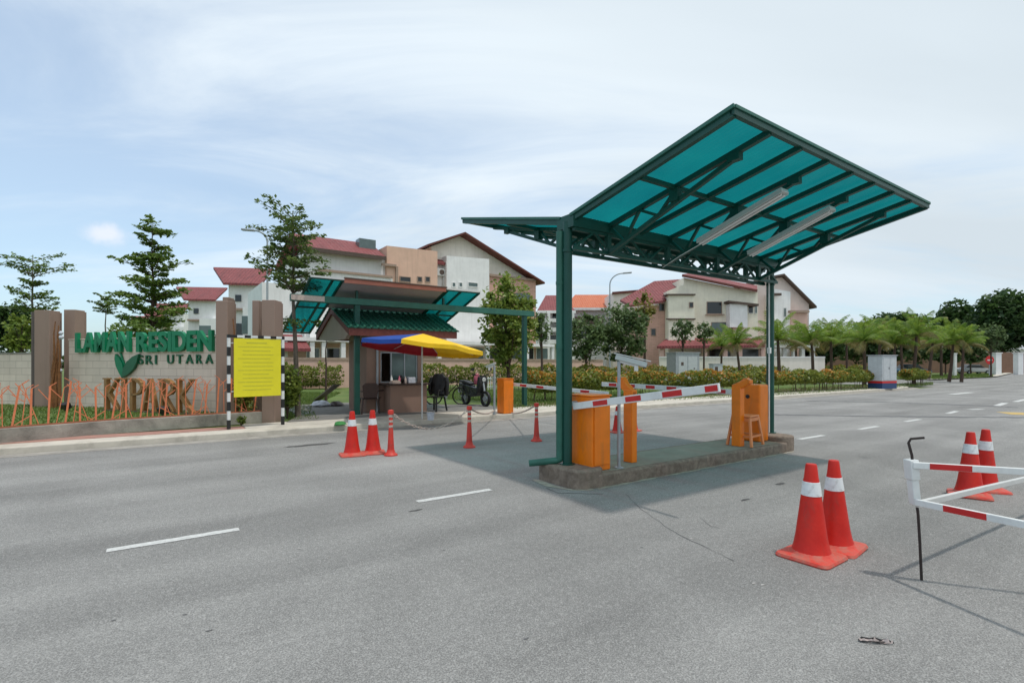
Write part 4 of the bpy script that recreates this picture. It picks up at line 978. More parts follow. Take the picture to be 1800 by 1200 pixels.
for i in range(4): a, b = P[i].copy(), P[i+1].copy(); a.z = b.z = Zf+0.02; m.bar(a,b,0.02,0.03)
m.build('bottom_rail', mat('faded_fence_rail',(0.35,0.12,0.06),0.7), fe)

# sign wall frame
a_ = Vector((-12.63,14.7)); b_ = Vector((-7.41,12.8)); SY = math.atan2((b_-a_).y,(b_-a_).x); SWL = (b_-a_).length
FS = Frame(a_, SY)
sw = thing('entrance_sign_wall', 'cream block wall carrying green raised letters and a leaf emblem', 'sign wall', (a_.x,a_.y,GZ-0.1), SY)
zt = FS.z(240,595)
zo = GZ-0.1
MB().box(-0.15, SWL+0.3, 0, 0.25, 0, zt-zo).build('wall', M_signwall, sw, bevel=0.01)
MB().box(-0.15, SWL+0.3, -0.02, 0.27, zt-zo+0.002, zt-zo+0.03).build('coping', M_signwall, sw, bevel=0.005)
def glyph(ch, ext, off=0.0):
    cu_ = bpy.data.curves.new('t','FONT'); cu_.body = ch; cu_.extrude = ext; cu_.offset = off; cu_.size = 1.0; cu_.resolution_u = 4
    ob = bpy.data.objects.new('t', cu_); COL.objects.link(ob); dg = bpy.context.evaluated_depsgraph_get(); dg.update()
    me = bpy.data.meshes.new_from_object(ob.evaluated_get(dg)); bpy.data.objects.remove(ob)
    co = np.array([v.co[:] for v in me.vertices]); fs = [tuple(p.vertices) for p in me.polygons]; bpy.data.meshes.remove(me)
    return co, fs
def lettering(text, u0, u1, z0, z1, y, depth, mt, root, off, gap=0.08, nm='letter', space=0.35):
    gl = []; wtot = 0
    for c in text:
        if c == ' ': gl.append(None); wtot += space; continue
        co, fs = glyph(c, 0.5, off); mn = co.min(0); mx_ = co.max(0); gl.append((co,fs,mn,mx_)); wtot += (mx_-mn)[0]+gap
    wtot -= gap; k = (u1-u0)/wtot; x = u0
    for g_ in gl:
        if g_ is None: x += space*k; continue
        co, fs, mn, mx_ = g_; q = co-mn; X = q[:,0]*k+x; Z = z0 + q[:,1]/(mx_-mn)[1]*(z1-z0); Y = y - q[:,2]*depth
        MB().add(list(zip(X,Y,Z)), fs).build(nm, mt, root); x += ((mx_-mn)[0]+gap)*k
lettering('LAMAN', FS.u(138), FS.u(233), FS.z(185,619)-zo, FS.z(185,583.5)-zo, -0.004, 0.09, M_signgreen, sw, 0.035, 0.03)
lettering('RESIDEN', FS.u(245), FS.u(378), FS.z(310,618)-zo, FS.z(310,582)-zo, -0.004, 0.09, M_signgreen, sw, 0.035, 0.03)
MB().box(FS.u(140),FS.u(377),0.12,0.16,zt-zo+0.03,zt-zo+0.06).build('letter_rail', M_signdark, sw)
lettering('SRI', FS.u(245), FS.u(277), FS.z(260,640)-zo, FS.z(260,624)-zo, -0.004, 0.04, M_signdark, sw, 0.004, 0.22)
lettering('UTARA', FS.u(296), FS.u(376), FS.z(335,639)-zo, FS.z(335,623)-zo, -0.004, 0.04, M_signdark, sw, 0.004, 0.30)
def leafpoly(pts): return [(FS.u(x_), FS.z(x_,y_)-zo) for x_,y_ in pts]
MB().prism_xz(leafpoly([(218,663),(213,654),(208,643),(206,631),(207,622),(213,628),(219,638),(221,650)]), -0.07, -0.004).build('emblem_leaf', M_signgreen, sw)
MB().prism_xz(leafpoly([(219,664),(222,648),(228,636),(238,627),(249,622),(246,636),(240,648),(231,657)]), -0.09, -0.02).build('emblem_leaf', M_signdark, sw)
MB().bar((FS.u(214),-0.03,FS.z(214,620)-zo),(FS.u(221),-0.03,FS.z(221,642)-zo),0.03,0.05).build('emblem_stem', M_signgreen, sw)
# free-standing brown serif letters
kp = thing('freestanding_letters', 'rusty brown serif letters KIPARK standing on the lawn before the sign wall', 'lettering')
F2 = Frame(a_ - Vector((-math.sin(SY), math.cos(SY)))*0.5, SY)
kp.location = (F2.o.x, F2.o.y, GZ); kp.rotation_euler = (0,0,SY)
def serif(ch, x, wd, h):
    m = MB(); st_ = 0.10; y0, y1 = -0.05, 0.05; sf = 0.035
    def S(ax,az,bx,bz,tw):        # stroke
        d = Vector((bx-ax,bz-az)).normalized(); nn_ = Vector((-d.y,d.x))*tw/2
        m.prism_xz([(x+ax-nn_.x,az-nn_.y),(x+bx-nn_.x,bz-nn_.y),(x+bx+nn_.x,bz+nn_.y),(x+ax+nn_.x,az+nn_.y)], y0, y1)
    def serifs(cx_, z, w_=0.2): m.box(x+cx_-w_/2, x+cx_+w_/2, y0-0.003, y1+0.003, z, z+sf)
    if ch in 'KIPR':
        cx_ = wd*0.5 if ch == 'I' else 0.10
        m.box(x+cx_-st_/2, x+cx_+st_/2, y0, y1, 0, h); serifs(cx_,0,0.21); serifs(cx_,h-sf,0.21)
    if ch == 'K': S(0.12,h*0.42,wd-0.06,h-0.01,0.055); S(0.20,h*0.52,wd-0.05,0.02,0.10); serifs(wd-0.06,h-sf,0.17); serifs(wd-0.05,0,0.17)
    if ch in 'PR':
        cz = h*0.74; rz_ = h*0.25; pr = None
        for k in range(9):
            a = math.pi/2 - math.pi*k/8; p = (0.12+(wd-0.17)*math.cos(a)*1.0, cz+rz_*0.93*math.sin(a))
            if pr: S(pr[0],pr[1],p[0],p[1],0.085 if 2<=k<=6 else 0.05)
            pr = p
    if ch == 'R': S(0.18,h*0.48,wd-0.04,0.02,0.09); serifs(wd-0.02,0,0.13)
    if ch == 'A': S(0.05,0.02,wd*0.5,h-0.01,0.05); S(wd*0.5,h-0.01,wd-0.07,0.02,0.10); S(0.13,h*0.32,wd-0.14,h*0.32,0.04); serifs(0.05,0,0.16); serifs(wd-0.07,0,0.2)
    m.build('letter', M_letterbrown, kp)
spans = [('K',184,211),('I',212,225),('P',229,254),('A',251,278),('R',281,308),('K',310,342)]
H = F2.z(260,665)-GZ
for c, p0, p1 in spans:
    u0 = F2.u(p0); u1 = F2.u(p1); serif(c, u0, u1-u0, H)
MB().box(F2.u(180),F2.u(348),-0.09,0.09,-0.02,0.03).build('base_rail', M_trim, kp)
# spotlights on the lawn
def spot(px, label):
    r = thing('ground_spotlight', label, 'spotlight', Vector((F2.o.x,F2.o.y,GZ))+Vector((math.cos(SY),math.sin(SY),0))*F2.u(px)-Vector((-math.sin(SY),math.cos(SY),0))*0.5, SY, 'black spotlights on the lawn')
    MB().bar((0,-0.05,0.10),(0,0.08,0.16),0.26,0.16).build('housing', M_black, r, bevel=0.02); MB().box(-0.02,0.02,-0.02,0.02,0,0.08).build('stand', M_black, r)
spot(152,'black spotlight on the lawn nearest the left pillars'); spot(322,'black spotlight on the lawn under the last brown letter')
# pillars
def pillar(px0, px1, d, ytop, label, th=0.35, zb=None, dark=False, grp='taupe entrance pillars'):
    c = PD(px0,640,d); wd = (px1-px0)/F*d; z0 = GZ-0.15 if zb is None else zb
    r = thing('entrance_pillar', label, 'pillar', (c.x,c.y,z0), 0, grp); zt_ = CAMH+(HY-ytop)/F*d
    MB().box(0,wd,0,th,0,zt_-z0).build('shaft', M_pillar, r, bevel=0.012)
    MB().box(0.0,wd,th+0.003,th+0.05,0,zt_-z0-0.04).build('rear_panel', M_pillar, r)
    return r
p_ = pillar(60,87,14.5,545,'wide taupe pillar at the far left end of the sign wall')
MB().box(-0.13,-0.003,0.05,0.35,0,3.05-GZ+0.14).build('side_fin', mat('dark_taupe',(0.12,0.095,0.085),0.85), p_)
pillar(112,132,14.9,544,'taupe pillar directly left of the first green letter')
pillar(379,400,12.6,528,'taupe pillar directly right of the last green letter',0.34)
pillar(391,401,13.6,522,'narrow pillar peeking above the one right of the green letters',0.3)
pillar(443,455,13.0,528,'narrow taupe pillar behind the yellow notice board',0.3,0.1)
pillar(460,483,12.55,527,'wide taupe pillar behind the right post of the yellow notice board',0.4,0.1)
# driftwood sculptures
def drift(px, d, y0, y1, label, n, seed):
    r = thing('driftwood_sculpture', label, 'sculpture', PD(px,640,d)*1.0, 0, 'driftwood pieces among the pillars'); r.location.z = GZ
    rr = random.Random(seed); h = CAMH+(HY-y0)/F*d-GZ
    for k in range(n):
        a = rr.uniform(-0.12,0.12); pts = []; x = a; y = rr.uniform(-.05,.05); hh = h*rr.uniform(0.55,1.0) if k else h
        for i in range(8): q = i/7; pts.append((x*(1-q*0.8)+rr.uniform(-.03,.03)-0.04*q*math.sin(k+q*3), y+rr.uniform(-.02,.02), hh*q))
        MB().tube(pts,[0.05*(1-0.75*i/7) for i in range(8)],8).build('branch', M_wood, r, 60)
drift(97,14.2,565,0,'orange brown driftwood bundle between the two left pillars',4,3)
drift(411,12.4,560,0,'thin driftwood strip against the pillar by the yellow board',1,5)
orn = thing('hanging_ornament', 'string of white ornaments hanging between the left pillars', 'ornament', PD(107,640,14.3), 0); orn.location.z = 1.0
MB().tube([(0,0,0.3),(0.01,0,1.0),(0,0,1.75)],0.006,6).build('cord', M_black, orn)
for z_, r_ in ((0.64,0.06),(0.38,0.045),(1.3,0.07),(1.42,0.06)): MB().lathe([(0.005,-r_),(r_*0.8,-r_*0.5),(r_,0),(r_*0.8,r_*0.5),(0.005,r_)],12,(0,0,z_)).build('bead', M_cloth, orn, 80)
# plain boundary wall left of the pillars
bw = thing('boundary_wall', 'cream block wall running out of frame at far left', 'wall', (a_.x-0.9,a_.y+0.2,GZ-0.1), SY)
MB().box(-9,0.2,0,0.2,0,1.62).build('wall', M_signwall, bw, bevel=0.01)
MB().box(-9,0.2,-0.02,0.22,1.622,1.66).build('coping', M_lowwall, bw)

# ================================================================== YELLOW BOARD
pl = G(402,754,0.13); pr = G(497,746,0.13)
yb = thing('notice_board', 'bright yellow notice board between black and white striped posts', 'notice board', pl, math.atan2(pr.y-pl.y, pr.x-pl.x))
W_ = (pr-pl).length; HT = CAMH+(HY-588)/F*pl.y-0.13
for x in (0, W_):
    post = MB().box(x-0.028,x+0.028,-0.028,0.028,0,HT).build('post', M_white, yb)
    m = MB(); k = 0; z = 0.0
    while z < HT-0.05: m.box(x-0.031,x+0.031,-0.031,0.031,z,min(z+0.20,HT+0.003)); z += 0.40
    m.build('black_bands', M_blackp, post)
tb = MB().box(0.03,W_-0.03,-0.026,0.026,HT-0.056,HT-0.004).build('top_rail', M_white, yb)
m = MB(); x = 0.12
for x0 in (0.0325, 0.32, 0.60, 0.88): m.box(x0,x0+0.13,-0.029,0.029,HT-0.059,HT-0.001)
m.build('black_bands', M_blackp, tb)
z1 = CAMH+(HY-594)/F*(pl.y+0.1)-0.13; z0 = CAMH+(HY-698)/F*(pl.y+0.1)-0.13
MB().box(0.10,W_-0.05,-0.02,0.0,z0,z1).build('board', M_yellow, yb, bevel=0.003)
m = MB(); rr_ = random.Random(3)
m.box(0.36,0.80,-0.0225,-0.0205,z1-0.105,z1-0.085)
for k in range(12):
    z = z1-0.19-k*0.088; x = 0.28 if k % 3 else 0.18
    m.box(x, W_-0.22-rr_.uniform(0,0.12)*(k%2), -0.0225, -0.0205, z, z+0.010)
m.build('printed_lines', M_yline, yb)
for x in (0.035, W_-0.05):
    for z in (z1-0.12, z0+0.12): MB().box(x,x+0.06,-0.01,0.01,z,z+0.02).build('clamp', M_alu, yb)

# ================================================================== VEGETATION
def tier_tree(px, d, base_z, top_y, crown_px, crown_bot_y, label, tiers=7, leaves=5200, lean=0.0, m=L_tier, grp='layered umbrella trees', pale=False, seed=0, lsz=None, extra=None, prof=None):
    rr = random.Random(seed+100)
    loc_ = PD(px,640,d); r = thing('layered_tree', label, 'tree', (loc_.x, loc_.y, base_z), 0, grp)
    H_ = CAMH+(HY-top_y)/F*d - base_z; zb = CAMH+(HY-crown_bot_y)/F*d - base_z; Rm = crown_px/2/F*d
    pts = []; nseg = 9
    for i in range(nseg+1): q = i/nseg; pts.append((lean*math.sin(q*1.4)+rr.uniform(-.05,.05)*q, rr.uniform(-.04,.04)*q, H_*q*0.97))
    r0 = 0.011*H_+0.02
    MB().tube(pts,[r0*(1-0.88*i/nseg) for i in range(nseg+1)],9).build('trunk', M_trunkp if pale else M_trunk, r, 60)
    br = MB(); P_ = []
    def trunk_at(z): q = max(0,min(z/(H_*0.97),1)); i = min(int(q*nseg),nseg-1); f = q*nseg-i; a = Vector(pts[i]).lerp(Vector(pts[i+1]),f); return a
    prof = prof or [0.8,1.0,0.85,0.6,0.32]
    step = (H_-zb)/tiers
    for t in range(tiers):
        q = (t+0.15)/tiers; fq = q*(len(prof)-1); i0 = min(int(fq),len(prof)-2); pr_ = prof[i0]+(prof[i0+1]-prof[i0])*(fq-i0)
        nb = rr.randint(6,9) if q < 0.75 else 5; a0 = rr.uniform(0,6.28)
        for k in range(nb):
            a = a0+6.283*k/nb+rr.uniform(-.35,.35); ln_ = Rm*pr_*rr.choice((0.5,0.7,0.85,0.95,1.05)); z = zb+(H_-zb)*q*0.93+rr.uniform(-.35,.25)*step
            c = trunk_at(z); rise = ln_*rr.uniform(0.18,0.62)+0.02; droop = rr.uniform(0.0,0.14)*ln_
            tip = c+Vector((math.cos(a)*ln_, math.sin(a)*ln_, rise-droop)); mid = c.lerp(tip,0.5)+Vector((0,0,rise*0.16))
            br.tube([c,mid,tip],[r0*0.32*(1-q*0.5),r0*0.18*(1-q*0.5),0.005],5)
            for s_ in range(6):
                f = 0.22+0.80*s_/5; pc = (c.lerp(mid,f*2) if f < 0.5 else mid.lerp(tip,f*2-1))+Vector((rr.uniform(-.06,.06)*ln_, rr.uniform(-.06,.06)*ln_, rr.uniform(0,0.05)*ln_))
                w_ = (0.10*Rm+0.10*ln_)*rr.uniform(0.6,1.25)*(0.75 if s_ in (0,5) else 1.0)
                P_.append((pc, w_))
                for sd in (-1,1):
                    if rr.random() < 0.25: continue
                    lat_ = Vector((-math.sin(a)*sd, math.cos(a)*sd, rr.uniform(-.1,.25)))*ln_*0.26*(1.25-f)
                    P_.append((pc+lat_, w_*rr.uniform(0.5,0.9)))
    br.build('branches', M_trunkp if pale else M_trunk, r, 60)
    if extra: P_ += extra(rr, Rm, H_)
    tot_ = sum(w*w for _, w in P_); arr = []
    for c, w_ in P_:
        n = max(3, int(leaves*w_*w_/tot_)); arr.append(blob(tuple(c),(w_,w_,w_*0.36+0.02),n,0.05))
    arr = np.vstack(arr); leaf_mesh('crown', arr, lsz or Rm*0.11, m, r, 0.6)
    return r
tier_tree(58, 24, 0.1, 440, 104, 548, 'slim layered tree behind the wall at far left', 5, 1900, 0, L_tier, seed=1, pale=True, prof=[0.95,0.75,0.45,1.0,0.9,0.45])
tier_tree(268, 24, 0.1, 380, 150, 575, 'tall dense layered tree rising behind the green letters', 8, 4700, 0, L_tier, seed=2, prof=[0.9,0.95,1.0,0.62,0.8,0.78,0.42,0.38,0.5,0.2])
tier_tree(186, 33, 0.1, 514, 46, 552, 'small thin pale tree between the two layered trees on the left', 3, 500, 0, L_tier2, seed=3, pale=True, lsz=0.16)
tier_tree(524, 13.9, 0.12, 362, 132, 512, 'airy layered tree leaning left in front of the white house', 7, 4300, -0.16, L_tier2, seed=4, pale=True, prof=[0.9,1.0,0.85,0.75,1.0,0.8,0.45],
    extra=lambda rr, Rm, H_: [(Vector((rr.uniform(-.45,.30),rr.uniform(-.5,.5),H_*0.44+rr.uniform(-.12,.12))), 0.2) for _ in range(16)])

def broad_tree(px, d, base_z, top_y, bot_y, crown_px, label, leaves=3500, m=L_broad, clumps=26, seed=0, grp='young leafy trees', lsz=0.13, yscale=1.0, name='leafy_tree'):
    rr = random.Random(seed+500); loc_ = PD(px,640,d); r = thing(name, label, 'tree', (loc_.x,loc_.y,base_z), 0, grp)
    H_ = CAMH+(HY-top_y)/F*d-base_z; zb = CAMH+(HY-bot_y)/F*d-base_z; Rm = crown_px/2/F*d
    c0_ = Vector((0,0,(H_+zb)/2)); rz = (H_-zb)/2; tr = MB(); r0 = 0.012*H_+0.025
    tr.tube([(0,0,0),(0.02,0.01,zb*0.6),(0,0,zb+rz*0.5),(0.03,0,zb+rz*1.5)],[r0,r0*0.85,r0*0.55,r0*0.15],9); tr.build('trunk', M_trunk, r, 60)
    arr = []; br = MB()
    for k in range(clumps):
        while True:
            u = Vector((rr.uniform(-1,1),rr.uniform(-1,1),rr.uniform(-1,1)))
            if 0.25 < u.length < 1: break
        w_ = rr.uniform(0.16,0.34)*(0.6+0.4*(1-abs(u.z)))
        c = c0_+Vector((u.x*Rm*0.85,u.y*Rm*0.85,u.z*rz*0.85)); arr.append(blob(tuple(c),(Rm*w_,Rm*w_,min(Rm,rz)*w_*0.8),int(leaves*0.8)//clumps,0.15))
        br.tube([(0,0,zb*0.8+rr.random()*rz),tuple(c)],[r0*0.3,0.008],4)
    sc_n = int(leaves*0.3); q_ = blob(tuple(c0_),(Rm*0.98,Rm*0.98,rz),sc_n,0.25)*1.0; arr.append(q_)
    br.build('branches', M_trunk, r, 60); leaf_mesh('crown', np.vstack(arr), lsz, m, r, 0.25, 0.6); return r
broad_tree(893, 20, 0.1, 476, 652, 108, 'yellowish leafy tree behind the orange cabinet by the booth', 5200, L_broad, 60, 1, lsz=0.20)
broad_tree(1030, 31, 0.1, 548, 638, 75, 'green tree just right of the canopy post, nearer left of the pair', 2600, L_grey, 26, 2, lsz=0.24)
broad_tree(1092, 33, 0.1, 528, 640, 105, 'dark spreading tree under the canopy truss before the pale villa', 4200, L_grey, 34, 3, lsz=0.25)
broad_tree(1133, 36, 0.1, 508, 575, 44, 'small yellowing treetop against the red villa roof', 700, L_yel, 10, 4, lsz=0.24)
broad_tree(1200, 40, 0.1, 558, 606, 44, 'small grey green tree above the big grey cabinet', 900, L_grey, 12, 5, lsz=0.26)
broad_tree(1237, 42, 0.1, 562, 606, 34, 'small dark tree under the villa square window', 700, L_grey, 10, 6, lsz=0.26)
broad_tree(952, 27, 0.1, 545, 605, 40, 'small tree between the yellowish tree and the canopy post', 700, L_grey, 10, 7, lsz=0.2)
broad_tree(20, 26, 0.1, 528, 625, 80, 'dark bushy tree behind the far left wall', 4200, L_dark, 30, 8, lsz=0.22, grp='bushy background trees')
broad_tree(38, 22, 0.1, 548, 628, 56, 'yellow green bush at the far left edge over the wall', 1600, L_broad, 16, 9, lsz=0.18, grp='bushy background trees')
broad_tree(232, 21, 0.1, 560, 604, 74, 'low dark bush behind the middle of the sign wall', 1500, L_tier, 16, 10, lsz=0.18, grp='bushy background trees')
broad_tree(290, 26, 0.1, 572, 604, 60, 'low green bush behind the letters near the terrace roofs', 900, L_tier2, 12, 16, lsz=0.18, grp='bushy background trees')
broad_tree(1680, 112, 0.0, 524, 622, 66, 'dark rounded tree, smaller of the big pair on the right horizon', 7000, L_dark, 44, 11, lsz=1.0, grp='big dark trees on the horizon')
broad_tree(1763, 95, 0.0, 506, 622, 98, 'largest dark tree on the right horizon', 11000, L_dark, 60, 12, lsz=0.9, grp='big dark trees on the horizon')
broad_tree(1718, 104, 0.0, 577, 622, 50, 'dark tree filling the gap between the two big trees', 3500, L_dark, 24, 13, lsz=0.9, grp='big dark trees on the horizon')
broad_tree(1742, 58, 0.05, 566, 618, 44, 'small round green tree beside the red sign on the right', 2200, L_grey, 16, 14, lsz=0.30)
broad_tree(1572, 75, 0.0, 548, 600, 130, 'flat topped dark tree behind the tallest palms', 3500, L_dark, 26, 15, lsz=0.7, grp='bushy background trees')

for i_,(a_x,a_d,a_t,a_w,a_l) in enumerate(((1452,58,572,70,'dark bushy tree behind the first palms right of the gable house'),(1505,62,576,80,'bushy dark tree behind the palm with the pale upright spear'),
    (1556,60,570,80,'dark bush mass behind the white cabinet palms'),(1612,66,568,84,'dark bushy tree behind the tallest palm'),(1662,70,572,76,'dark bush behind the two dark palm trunks'),(1706,76,578,56,'small dark bush left of the round green tree'))):
    broad_tree(a_x, a_d, 0.0, a_t, 640, a_w, a_l, 3000, L_grey if i_ % 2 else L_dark, 30, 60+i_, lsz=0.5, grp='bushy background trees', name='bushy_tree')
# palms
def palm_proto(label, d, px, top_y, seed, m1=L_palm):
    rr = random.Random(seed); loc_ = PD(px,640,d); base_z = 0.05
    r = thing('palm_tree', label, 'palm', (loc_.x,loc_.y,base_z), 0, 'palms along the verge')
    H_ = 2.75; tr = MB().tube([(0,0,0),(0.03,0.02,1.0),(0.0,0.0,2.0),(0.02,0,H_)],[0.13,0.10,0.09,0.07],9); tr.build('trunk', M_trunk, r, 60)
    fr = MB(); n = 16; lv = []; lm = []
    V = []; Fc = []; mi = []
    for k in range(n):
        a = 2.4*k+rr.uniform(-.2,.2); el = R(86-5.6*k+rr.uniform(-7,7)); ln_ = rr.uniform(1.6,2.1); P_ = []; p = Vector((0,0,H_)); e = el; dry = k >= n-3
        for i in range(13):
            P_.append(p.copy()); st_ = ln_/12; p += Vector((math.cos(a)*math.cos(e), math.sin(a)*math.cos(e), math.sin(e)))*st_; e -= R(8.5)*(0.25+1.0*i/12)
        fr.tube([tuple(q) for q in P_[::3]],[0.022,0.016,0.012,0.008,0.004],4)
        for i in range(1,13):
            c = P_[i]; dv = (P_[i]-P_[i-1]).normalized(); side = Vector((-math.sin(a),math.cos(a),0)); up_ = side.cross(dv)
            ll = 0.52*math.sin(math.pi*(0.12+0.80*i/12))+0.06
            for sd in (-1,1):
                for q in (0.0,0.5):
                    cc = P_[i-1].lerp(P_[i],q); t_ = (side*sd*0.75+dv*0.75+up_*0.35-Vector((0,0,1))*rr.uniform(0.1,0.3)).normalized(); w_ = dv*0.024
                    o_ = len(V); V += [cc-w_, cc+w_, cc+t_*ll*0.6+w_*0.8-Vector((0,0,0.02)), cc+t_*ll*rr.uniform(0.85,1.05)-Vector((0,0,0.16*ll)), cc+t_*ll*0.6-w_*0.8-Vector((0,0,0.02))]
                    Fc.append((o_,o_+1,o_+2,o_+3,o_+4)); mi.append(1 if dry or rr.random()<0.06 else 0)
    fr.build('frond_stems', L_palm, r, 60)
    mb = MB(); mb.v = [tuple(v) for v in V]; mb.f = Fc; mb.m = mi; mb.build('crown', [m1, L_palmd], r)
    return r
PL = [(1302,38,556,'palm in front of the villa, left of the far canopy post'),(1372,36,542,'palm directly right of the far canopy post'),
 (1432,37,549,'palm just right of the pale gable house'),(1462,40,547,'second palm right of the gable house'),(1488,52,556,'small far palm in a gap behind the row'),
 (1519,36,548,'palm with the pale upright spear of leaves'),(1545,44,544,'palm left of the white cabinet top'),(1568,38,556,'palm directly behind the white cabinet'),
 (1606,37,532,'tallest bright palm of the row'),(1632,50,560,'shaded palm right of the tallest palm'),(1668,44,556,'palm left of the two dark trunks'),
 (1690,43,560,'palm over the pair of dark trunks'),(1268,44,566,'low palm left of the villa palms'),(1400,52,568,'small palm in front of the pink gable wall'),
 (1655,60,566,'small distant palm below the horizon trees'),(1586,56,552,'far palm peeking behind the tallest palm')]
pp = [palm_proto('x', PL[i][1], PL[i][0], PL[i][2], 40+i, L_palm) for i in range(3)]
for i, (px, d, ty, lab) in enumerate(PL):
    loc_ = PD(px,640,d); Ht = CAMH+(HY-ty)/F*d-0.05; s_ = Ht/4.5
    if i < 3: o_ = pp[i]
    else: o_ = dup(pp[i % 3], loc_, 1.1*i)
    o_.location = (loc_.x, loc_.y, 0.05); o_['label'] = lab; o_.scale = (s_*(0.80+0.06*(i*7%4)), s_*(0.80+0.06*(i*7%4)), s_); o_.rotation_euler = (R((i*37%9)-4),R((i*53%9)-4),1.1*i)

# hedges
def hedge(pts, h, wd, label, n_per_m=260, z0=0.1, lsz=0.13, orange=0.5, seed=0, stems=True, zlow=0.35):
    rr = random.Random(seed); r = thing('hedge', label, 'hedge', (pts[0].x,pts[0].y,z0), 0, 'clipped hedges in the verge')
    o_ = Vector((pts[0].x,pts[0].y,z0)); arr = []; col = []; sm = MB()
    for i in range(len(pts)-1):
        a = pts[i]; b = pts[i+1]; l = (b-a).length; n = int(l*n_per_m); dv = (b-a).normalized(); x = Vector((dv.y,-dv.x,0))
        q = rng.uniform(0,1,n); base = np.array(a)+(np.array(b)-np.array(a))*q[:,None]
        th = rng.uniform(0,2*np.pi,n); rad = rng.uniform(0.7,1.0,n)
        bump_ = 1+0.10*np.sin(q*l*2.1+seed)+0.07*np.sin(q*l*5.3+1)
        v_ = np.sin(th)*rad; lat_ = np.cos(th)*rad*wd/2*bump_; zc = zlow*h+(h*(1-zlow))*(0.5+0.5*v_)*bump_
        p = base+np.outer(lat_,np.array(x)); p[:,2] = z0+zc; p -= np.array(o_); arr.append(p)
        pr_ = np.clip((zc/h-0.55)*1.9,0,1)*orange*(0.55+0.6*np.sin(q*l*0.9+seed)); col.append((rng.uniform(0,1,n) < pr_).astype(np.int32))
        if stems:
            for k in range(int(l*3)):
                c = a.lerp(b, rr.random())+x*rr.uniform(-.3,.3)*wd-o_; c.z = 0; sm.tube([c, c+Vector((rr.uniform(-.1,.1),rr.uniform(-.1,.1),h*0.6))],[0.016,0.01],5)
    if stems: sm.build('stems', M_trunk, r)
    leaf_mesh('foliage', np.vstack(arr), lsz, L_hedge, r, 0.2, 0.6, mi=np.concatenate(col), mats=[L_hedge, L_hedgeo])
Z1 = 0.12
hp = [G(935,705,Z1), G(1040,698,Z1), G(1130,694,Z1), G(1240,692,Z1), G(1330,689,Z1)]
hedge(hp, 1.12, 0.9, 'clipped hedge with orange tips seen between the canopy post and the far cabinet', 700, lsz=0.15, orange=0.7, seed=1, zlow=0.3)
hedge([G(1352,690,Z1), G(1450,686,Z1), G(1548,681,Z1)], 1.12, 0.9, 'orange topped hedge between the far canopy post and the white cabinet', 700, lsz=0.15, seed=2, orange=1.0, zlow=0.38)
hedge([G(1592,678,Z1), G(1624,675,Z1)], 1.1, 0.9, 'short end of hedge right of the white cabinet', 700, lsz=0.15, seed=3, orange=0.8, zlow=0.38)
hedge([G(700,683.0,Z1), G(800,681.0,Z1), G(862,680.0,Z1)], 1.45, 1.2, 'tall green hedge behind the bicycle and scooter', 800, lsz=0.15, seed=4, orange=0.05, zlow=0.2)
hedge([G(868,684.0,Z1), G(925,683.5,Z1), G(1000,683.0,Z1),G(1090,681.0,Z1)], 1.35, 1.2, 'yellowish hedge behind the orange cabinet and canopy post', 800, lsz=0.15, seed=5, orange=0.35, zlow=0.2)
hedge([G(1100,671,Z1), G(1190,668,Z1)], 1.3, 1.2, 'hedge left of the big grey cabinet', 500, seed=6, orange=0.5, zlow=0.2, lsz=0.16)
hedge([G(1262,668,Z1), G(1345,667,Z1), G(1440,664,Z1),G(1560,662,Z1)], 1.3, 1.4, 'long rear hedge in front of the villa wall', 420, seed=7, orange=0.25, zlow=0.15, lsz=0.2)
hedge([G(495,684.0,Z1), G(560,683.0,Z1), G(600,683.0,Z1)], 1.45, 1.2, 'dark green hedge left of the booth', 800, lsz=0.15, seed=8, orange=0.0, zlow=0.1)

def shrub(px, py, h, rad, n, m, label, z=0.12, name='shrub', lsz=0.1, spike=False):
    c = G(px,py,z); r = thing(name, label, 'shrub', c, 0, 'garden shrubs')
    arr = [blob((random.uniform(-.4,.4)*rad,random.uniform(-.4,.4)*rad,h*random.uniform(0.3,0.8)),(rad*0.55,rad*0.55,h*0.32),n//8,0.2) for _ in range(8)]
    sm = MB()
    for k in range(9): a = 0.7*k; sm.tube([(0,0,0),(rad*0.4*math.cos(a),rad*0.4*math.sin(a),h*0.85)],[0.012,0.005],5)
    sm.build('stems', M_trunk, r); leaf_mesh('foliage', np.vstack(arr), lsz, m, r, 0.1, 0.35 if spike else 0.6)
shrub(505,735,1.35,0.42,2400,L_broad,'leafy green shrub just right of the wide pillar, by the tree foot',lsz=0.11)
shrub(512,708,1.15,0.5,1200,L_tier,'dark green shrub behind the shrub by the wide pillar',lsz=0.12)
shrub(432,727,0.75,0.30,900,L_yel,'yellow green shrub between the pillars below the yellow board',GZ,lsz=0.09)
shrub(424,748,0.22,0.14,260,L_broad,'small weed on the pavement at the foot of the yellow board',0.13,'weed',0.06)
# young stake tree between pillar and booth
tier_tree(573, 20, 0.1, 566, 42, 580, 'slim sapling seen left of the booth wall', 3, 420, 0, L_tier, seed=9, pale=False, lsz=0.12)

